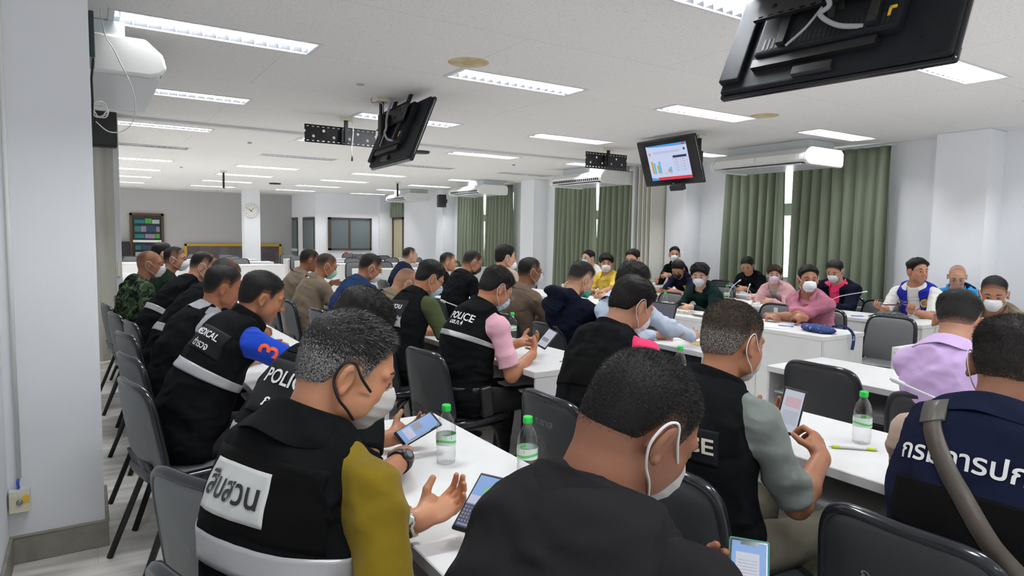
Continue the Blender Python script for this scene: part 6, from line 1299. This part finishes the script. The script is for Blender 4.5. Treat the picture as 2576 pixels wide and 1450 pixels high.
phone('phone in a green case held by the khaki man with the mint mask', (2.42, 6.52, .87), (-.7, -.3, .6), (.5, .3, .7), sc('mint', (.25, .45, .40)), case=mat('mint_case', (.3, .45, .40), .5))
phone('dark red phone held flat by the man in the royal blue vest', (6.64, 3.44, .885), (.1, .1, 1), (-.2, 1, 0), TVG, case=mat('wine_case', (.10, .012, .015), .4))
phone('lilac-backed phone held by the black-jacketed man near the curtain', (7.60, 6.12, .845), (.6, 0, .8), (-.6, 0, .6), TVG, case=mat('lilac_case', (.25, .27, .48), .4))
phone('black phone lying on the desk left of the dusty-pink-shirted man', (5.12, 4.02, T+.010), (0, 0, 1), (.3, 1, 0), TVG); phone('dark wallet phone lying behind the other black phone', (5.22, 4.12, T+.010), (0, 0, 1), (.8, .5, 0), TVG, case=BLACKM)
def mic(label, x, y, rz, tilt=.6, h=.22, base=ACW):
    t = thing('desk_microphone', label, 'microphone', (x, y, T), rz, 'white gooseneck desk microphones')
    mb = MB(); mb.prism([(-.065, 0), (.065, 0), (.065, .012), (.02, .042), (-.05, .045), (-.065, .03)], -.055, .055, base); mb.build('base', parent=t, bevel=.005)
    mb = MB(); mb.box((-.045, -.03, .0455), (-.02, .03, .0475), BLACK); mb.build('buttons', parent=t)
    pts_ = smooth_pts([(.02, 0, .035), (.022, 0, .08), (.0, 0, .13), (-.07*tilt*2, 0, .13+h*.25), (-.22*tilt*2, 0, .13+h*.5)]); mb = MB(); mb.tube(pts_, .0042, ALU, n=8); mb.build('gooseneck', parent=t)
    e = pts_[-1]; d = (pts_[-1]-pts_[-2]).normalized(); mb = MB(); mb.tube([e-d*.01, e, e+d*.035, e+d*.045], [.005, .0085, .0095, .005], ACG, n=10); mb.build('microphone_head', parent=t); return t
mic('white gooseneck microphone by the hands of the woman in the pink blazer', 6.50, 5.28, math.pi, .35); mic('white gooseneck microphone in front of the newspaper woman in black', 5.02, 5.22, math.pi, .3)
mic('white gooseneck microphone left of the black pouch, bent towards the royal blue vest', 6.48, 3.98, math.pi*.55, .7); mic('white gooseneck microphone beside the bottle behind the pale pink shirt', 2.50, 4.55, .2, .5); mic('white gooseneck microphone in front of the bowed bald man in khaki', 2.50, 5.3, .1, .5)
mic('white gooseneck microphone lying its head beside the yellow pen bottle', 2.50, .98, -1.4, .55); mic('white gooseneck microphone before the man with the orange sleeve number', 1.10, 3.05, -1.0, .6); mic('white gooseneck microphone on the pink-bloused desk, seen edge on', 6.44, 4.98, -2.6, .4, .16)
for lab, A_, Bq in (('black microphone cable hanging down the desk front by the woman in black', (5.0, 5.15, .77), (4.80, 5.02, .55)), ('second black microphone cable curving over the desk front', (5.0, 5.25, .77), (4.80, 5.42, .60))):
    a_, b_ = Vector(A_), Vector(Bq); tag(MB().tube(smooth_pts([a_, a_+Vector((-.08, 0, .03)), (4.806, (a_.y+b_.y)/2, .76), b_]), .004, BLACKM, n=6).build('microphone_cable'), lab, 'cable')
def pen(label, a, b, body=BLUEP, tip=CHROME, r_=.0042):
    a, b = Vector(a), Vector(b); t = thing('pen', label, 'pen', (0, 0, 0)); mb = MB(); mb.tube([a, a.lerp(b, .86)], r_, body); mb.build('barrel', parent=t); mb = MB(); mb.tube([a.lerp(b, .86), b], [r_*.9, .0012], tip); mb.build('tip', parent=t); return t
t = pen('yellow and clear ballpoint pen lying before the water bottle', (2.36, 1.245, T+.006), (2.245, 1.355, T+.006), mat('pen_clear', (.6, .6, .6), .2), CHROME, .0055)
for u in (.05, .78): mb = MB(); a, b = Vector((2.36, 1.245, T+.006)), Vector((2.245, 1.355, T+.006)); mb.tube([a.lerp(b, u), a.lerp(b, u+.16)], .0064, mat('pen_yellow', (.50, .58, .04), .4)); mb.build('grip', parent=t)
pen('blue pen held upright by the man in pale blue', (3.76, 3.37, .845), (3.70, 3.30, .765)); pen('blue pen lying under the pale pink man\'s hands', (2.36, 3.14, T+.005), (2.50, 3.12, T+.005), mat('pen_grey', (.5, .5, .5), .3))
pen('blue pen lying on the papers beside the folded arms', (5.02, 3.55, T+.012), (5.08, 3.42, T+.012)); pen('blue pen lying on the desk left of the black pouch', (6.42, 3.72, T+.005), (6.50, 3.62, T+.005)); pen('pink pen upright in the hand of the woman in the pink blazer', (6.60, 5.08, .90), (6.63, 5.02, .775), mat('pen_pink', (.8, .25, .3), .4), r_=.005)
def paper(label, x, y, w, h, rz, z=T, n=3, m=PAPER):
    mb = MB(); r = random.Random(int(x*50))
    for k in range(n): mb.box((-w/2, -h/2, .0004+k*.0012), (w/2, h/2, .0014+k*.0012), m, tr(r.uniform(-.006, .006), r.uniform(-.006, .006), 0, r.uniform(-.08, .08)))
    o = mb.build('paper_stack', loc=(x, y, z)); o.rotation_euler[2] = rz; return tag(o, label, 'papers')
paper('white sheets of paper under the writing hand', 3.78, 3.42, .21, .297, .5); paper('white sheets on the desk beside the folded arms', 5.0, 3.60, .21, .297, .3); paper('notes in front of the woman in the pink blazer', 6.55, 5.06, .21, .28, .3)
paper('small printed paper lying past the raised phone', 2.33, 1.55, .10, .14, .4, n=1); paper('papers in front of the man with the orange sleeve number', 1.05, 3.75, .21, .297, .2); paper('paper in front of the man in the hooded jacket', 3.82, 3.02, .21, .25, .1)
paper('sheets lying on the desk of the khaki man with the mint mask', 2.45, 6.25, .21, .297, .1); paper('brown envelope sticking out under the writing paper', 3.70, 3.22, .20, .22, -.3, n=1, m=mat('brown_envelope', (.45, .32, .14), .6))
# folded newspaper and tote, laptop, pouch, shoulder bag, drinks
t = thing('newspaper', 'folded newspaper with coloured print lying before the woman in black', 'newspaper', (5.08, 4.62, T), .25); NP = mat('newsprint', (.62, .61, .57), .8, var=(55, (.25, .25, .26), .52, .6))
mb = MB(); r = random.Random(4); V = []; F = []
for k in range(5):
    mb.prism([(-.12+.006*k, .001+.005*k), (.10-.01*k, .001+.005*k), (.115-.008*k, .0035+.005*k), (.10-.01*k, .0055+.005*k), (-.12+.006*k, .0055+.005*k)], -.18+.012*k, .17-.010*k, NP)
mb.build('pages', parent=t, bevel=.002); mb = MB()
for k, c in enumerate(((.6, .1, .08), (.1, .2, .45), (.6, .4, .1), (.1, .3, .12))): mb.box((-.08+.04*k, -.11+.05*k, .0262), (-.05+.04*k, -.05+.05*k, .0270), mat(f'news_picture_{k}', c, .7))
mb.build('printed_pictures', parent=t)
t = thing('canvas_folder', 'white canvas folder with black edging next to the newspaper', 'folder', (5.06, 4.32, T), -.1); mb = MB(); mb.box((-.13, -.12, .002), (.12, .12, .030), mat('white_canvas', (.66, .65, .60), .8)); mb.build('body', parent=t, bevel=.012, seg=3); mb = MB(); mb.box((-.134, -.118, .012), (-.128, .118, .018), BLACKM); mb.build('zip', parent=t)
t = thing('laptop', 'open laptop with a dark screen in front of the hooded jacket', 'laptop', (3.74, 3.86, T), 0); mb = MB(); mb.box((-.12, -.17, .001), (.12, .17, .018), BLACKM); mb.build('base', parent=t, bevel=.004)
mb = MB(); mb.box((0, -.17, 0), (.008, .17, .225), BLACKM, tr(.12, 0, .016, ry=.30)); mb.build('lid', parent=t, bevel=.003); mb = MB(); mb.box((-.0015, -.158, .012), (0, .158, .213), mat('laptop_screen', (.03, .03, .04), .2, emit=(.10, .10, .13), estr=.5), tr(.12, 0, .016, ry=.30)); mb.build('screen', parent=t); mb = MB(); mb.box((-.09, -.15, .018), (.03, .15, .0195), BLACK); mb.build('keyboard', parent=t)
def blob_thing(name, label, cat, loc, rz, m, prims, h=.006, wr=.003, seed=3):
    F = Field(axis(-.26, .26, h), axis(-.26, .26, h), axis(-.02, .2, h))
    for p in prims: F.ell(*p) if len(p[0]) == 3 and not isinstance(p[1][0], tuple) and len(p) < 4 else F.cap(*p)
    F.plane((0, 0, .001), (0, 0, -1)); F.wrinkle(wr, 45, seed); Pm, Q = F.mesh(); o = to_obj(name, Pm, Q, m, None, 1); o.location = loc; o.rotation_euler[2] = rz; return tag(o, label, cat)
o = blob_thing('zip_pouch', 'black leather pouch lying on the desk before the royal blue vest', 'pouch', (6.50, 3.36, T), 1.5, mat('worn_black_leather', (.014, .014, .016), .5, bump=(60, .3, .004)), [((0, 0, .038), (.15, .07, .045)), ((-.08, 0, .035), (.07, .065, .038)), ((.09, 0, .03), (.08, .06, .034))])
mb = MB(); mb.tube(smooth_pts([(.15, .01, .045), (.20, .02, .02), (.235, .0, .012), (.25, -.05, .010)]), .006, BLACKM); mb.build('wrist_strap', parent=o)
INDIGO = mat('indigo_print_cloth', (.012, .03, .13), .8, bump=(90, .3, .003), var=(38, (.30, .36, .48), .60, .64))
o = blob_thing('shoulder_bag', 'indigo printed cloth bag on the desk beside the folded arms', 'bag', (5.05, 3.20, T), 1.45, INDIGO, [((0, 0, .03), (.13, .10, .034)), ((-.09, .02, .025), (.08, .08, .030)), ((.10, -.02, .028), (.07, .07, .028))])
mb = MB()
V = smooth_pts([(-.10, -.02, .05), (-.17, -.06, .07), (-.20, -.12, .04), (-.205, -.165, -.01), (-.20, -.175, -.08), (-.195, -.17, -.13)]); mb.tube(V, .012, INDIGO, flat=.35); mb.build('strap', parent=o)
t = thing('iced_drink_cup', 'plastic cup of iced coffee left of the water bottle on the newspaper desk', 'cup', (4.96, 4.99, T)); mb = MB(); mb.lathe([(0, .001), (.028, .001), (.040, .12)], PET, n=20); mb.build('cup', parent=t); mb = MB(); mb.lathe([(0, .003), (.026, .003), (.036, .085), (0, .085)], mat('milky_coffee', (.42, .27, .12), .3), n=20); mb.build('drink', parent=t); mb = MB(); mb.lathe([(.041, .118), (.043, .122), (.036, .14), (.012, .150), (0, .150)], PET, n=20); mb.build('lid', parent=t)
t = thing('eyeglass_case', 'black sunglasses lying near the writing hand', 'sunglasses', (3.92, 3.55, T+.006), .9); mb = MB()
for s in (-1, 1): mb.box((-.004, s*.034-.028, .002), (.004, s*.034+.028, .036), BLACK); mb.tube([(0, s*.062, .03), (.13, s*.06, .006)], .003, BLACK)
mb.build('frame', parent=t, bevel=.002)
t = thing('black_clipboard', 'black clipboard lying beside the writing paper', 'clipboard', (3.80, 3.72, T), .2); mb = MB(); mb.box((-.11, -.15, .001), (.11, .15, .006), BLACK); mb.build('board', parent=t, bevel=.003); mb = MB(); mb.box((-.03, .12, .006), (.03, .145, .012), CHROME); mb.build('clip', parent=t)
# wrist watches, lanyard, strap, holster, belt: parts of the people wearing them
def band(P_, side, m, face=None, off=.03, r=.030, w=.02, name='wristwatch', fm=None):
    E_, W_ = P_['arms'][side]; d = nrm(E_-W_); c = W_+d*off; x = nrm(np.cross(d, (0, 0, 1))); y = np.cross(d, x); mb = MB(); V = []; F = []
    for j, q in enumerate((-w/2, w/2)):
        for i in range(28): a = 2*math.pi*i/28; V.append(tuple(c+d*q+(x*math.cos(a)+y*math.sin(a))*r))
    for i in range(28): F.append((i, (i+1) % 28, 28+(i+1) % 28, 28+i))
    mb.add(V, F, m, smooth=True); o = mb.build(name, parent=P_['o']); s = o.modifiers.new('s', 'SOLIDIFY'); s.thickness = .004; s.offset = 1
    if fm:
        f = nrm(np.array([-.35, -.75, .55])); f = nrm(f-d*(f@d)); M = Matrix.Translation(Vector(c+f*(r+.001))) @ Vector((0, 0, 1)).rotation_difference(Vector(f)).to_matrix().to_4x4(); mb = MB(); mb.lathe([(0, .011), (.014, .011), (.019, .009), (.021, 0)], fm[0], n=24, M=M); mb.lathe([(0, .0115), (.012, .0115)], fm[1], n=20, M=M); mb.build('watch_face', parent=o)
    return o
band(P['olive'], 1, mat('gold_steel_links', (.60, .48, .24), .25, metal=1, var=(160, (.6, .6, .58), .48, .52)), r=.0325, w=.020, off=.028, fm=(CHROME, mat('watch_dial', (.5, .5, .52), .2)))
band(P['p2'], -1, BLACKM, r=.032, w=.026, off=.03, fm=(BLACK, mat('watch_dial_grey', (.12, .14, .16), .3))); band(P['yl'], 1, CHROME, r=.031, w=.012); band(P['bv'], 1, CHROME, r=.032, w=.014)
def sash(P_, pts_, w, th, m, name, target='main', parent=None):
    """strap laid on the garment: pts_ = (t, sideways) along the back"""
    tr_ = tree(P_, target); n = 60; C_ = smooth_pts([(a, b, 0) for a, b in pts_], 10); V = []; F = []; last = 0
    for k, c in enumerate(C_):
        for s in (-1, 1):
            f = P_['fr'](min(c[0], 1.0)); O = P_['spine'](c[0])-f[:, 1]*c[1]; d = Vector(C_[min(k+1, len(C_)-1)])-Vector(C_[max(k-1, 0)]); tt = np.array([d[0]*.55, d[1]]); tt = tt/(np.linalg.norm(tt)+1e-9)
            q = O+(f[:, 2]*(-tt[1])+(-f[:, 1])*tt[0])*s*w/2; h = tr_.ray_cast(Vector(q-f[:, 0]*.35), Vector(f[:, 0]), .8); dd = h[3] if h[0] is not None else last; last = dd; V.append(tuple(q-f[:, 0]*.35+f[:, 0]*(dd-.004)))
    for k in range(len(C_)-1): F.append((2*k, 2*k+1, 2*k+3, 2*k+2))
    me = bpy.data.meshes.new(name); me.from_pydata(V, [], F); me.materials.append(m); me.polygons.foreach_set('use_smooth', [True]*len(F)); o = bpy.data.objects.new(name, me); COL.objects.link(o); o.parent = parent or P_['o']; s = o.modifiers.new('s', 'SOLIDIFY'); s.thickness = th; s.offset = 0; return o
BROWN = mat('brown_leather', (.085, .070, .058), .45, bump=(120, .2, .002)); st = sash(P['nv'], [(.97, -.10), (.85, -.085), (.70, -.03), (.55, .04), (.38, .12), (.22, .19)], .045, .006, BROWN, 'shoulder_strap'); st['label'] = 'brown leather shoulder strap'
tg = sash(P['nv'], [(.99, -.105), (.93, -.098), (.88, -.092)], .062, .012, mat('strap_pad', (.10, .095, .085), .35), 'strap_pad', parent=st)
pL = P['lany']; mb = MB(); Nn, Rt_ = pL['N'], pL['Rt']; mb.tube([Vector(Nn+Rt_@np.array([.082*math.cos(a)+.004, .080*math.sin(a), -.012-.035*max(math.cos(a), 0)])) for a in [i*math.pi/12 for i in range(24)]], .006, mat('yellow_lanyard', (.75, .65, .05), .6), closed=True, flat=.4); mb.build('lanyard', parent=pL['o'])
pk = P['pink']; h_ = MB(); f = pk['fr'](.0); c = pk['spine'](.0)+f@np.array([.03, -.205, .03]); h_.box((-.035, -.022, -.10), (.035, .02, .07), BLACK, Matrix.Translation(Vector(c)) @ Matrix.Rotation(-.12, 4, 'Y')); o = h_.build('holster', parent=pk['o'], bevel=.01, seg=3); o['label'] = 'black plastic holster'
for key, m in (('kh1', BLACKM), ('pink', BLACKM)):
    p = P[key]; mb = MB(); V = []; F = []; 
    for z in (.615, .655):
        for i in range(36): a = 2*math.pi*i/36; V.append((.152*math.cos(a)*1.0+.005, .200*math.sin(a), z))
    for i in range(36): F.append((i, (i+1) % 36, 36+(i+1) % 36, 36+i))
    mb.add(V, F, m, smooth=True); o = mb.build('belt', parent=p['o']); s = o.modifiers.new('s', 'SOLIDIFY'); s.thickness = .004
# ponytail for the woman in the blazer
p = P['pw']; F = Field(*[np.arange(p['Hc'][i]-.26, p['Hc'][i]+.2, .006, dtype=f4) for i in range(3)]); T_ = lambda q: p['Hc']+p['R']@(np.array(q)*p['S'])
F.cap(T_((-.085, 0, .02)), T_((-.125, 0, -.03)), .030, .030, .02); F.cap(T_((-.125, 0, -.03)), T_((-.115, .01, -.14)), .028, .012, .02); F.wrinkle(.003, 70, 4); Pm, Q = F.mesh(); ha = [c for c in p['o'].children if c.name.startswith('hair')][0]; to_obj('ponytail', Pm, Q, hairmat((.035, .018, .012), SK4), ha, 1, {'dens': lambda P: np.ones(len(P))*1.2, 'silver': lambda P: np.zeros(len(P))})

# chalk marks on three chair backs and a white tag on an empty chair
CHALK = mat('faded_chalk', (.20, .24, .25), .8)
for key, txt, sz, y0, z0 in (('nv', 'ก.ยาเสพ/ล', .052, .02, .70), ('lil', 'ก.ยาเส', .045, .0, .74), ('red', 'ก.ยาเส', .045, .0, .74)):
    root = CH_[key]; back = [c for c in root.children if c.name.startswith('backrest')][0]; bt_ = bvh(back); o = text_obj('chalk_marks', txt, sz, CHALK, ext=0)
    for v in o.data.vertices:
        p_ = Vector((-.3, -(v.co.x+y0), z0+v.co.y)); h_ = bt_.ray_cast(p_, Vector((1, 0, 0)), .8); v.co = (h_[0] if h_[0] is not None else Vector((-.02, p_.y, p_.z)))-Vector((.0015, 0, 0))
    o.parent = back
tg_ = [o for o in bpy.data.objects if o.get('label') == 'empty grey chair left of the man in the dusty pink shirt'][0]
mb = MB(); mb.box((.045, -.02, .765), (.049, .025, .82), PAPER); mb.build('white_tag', parent=tg_)
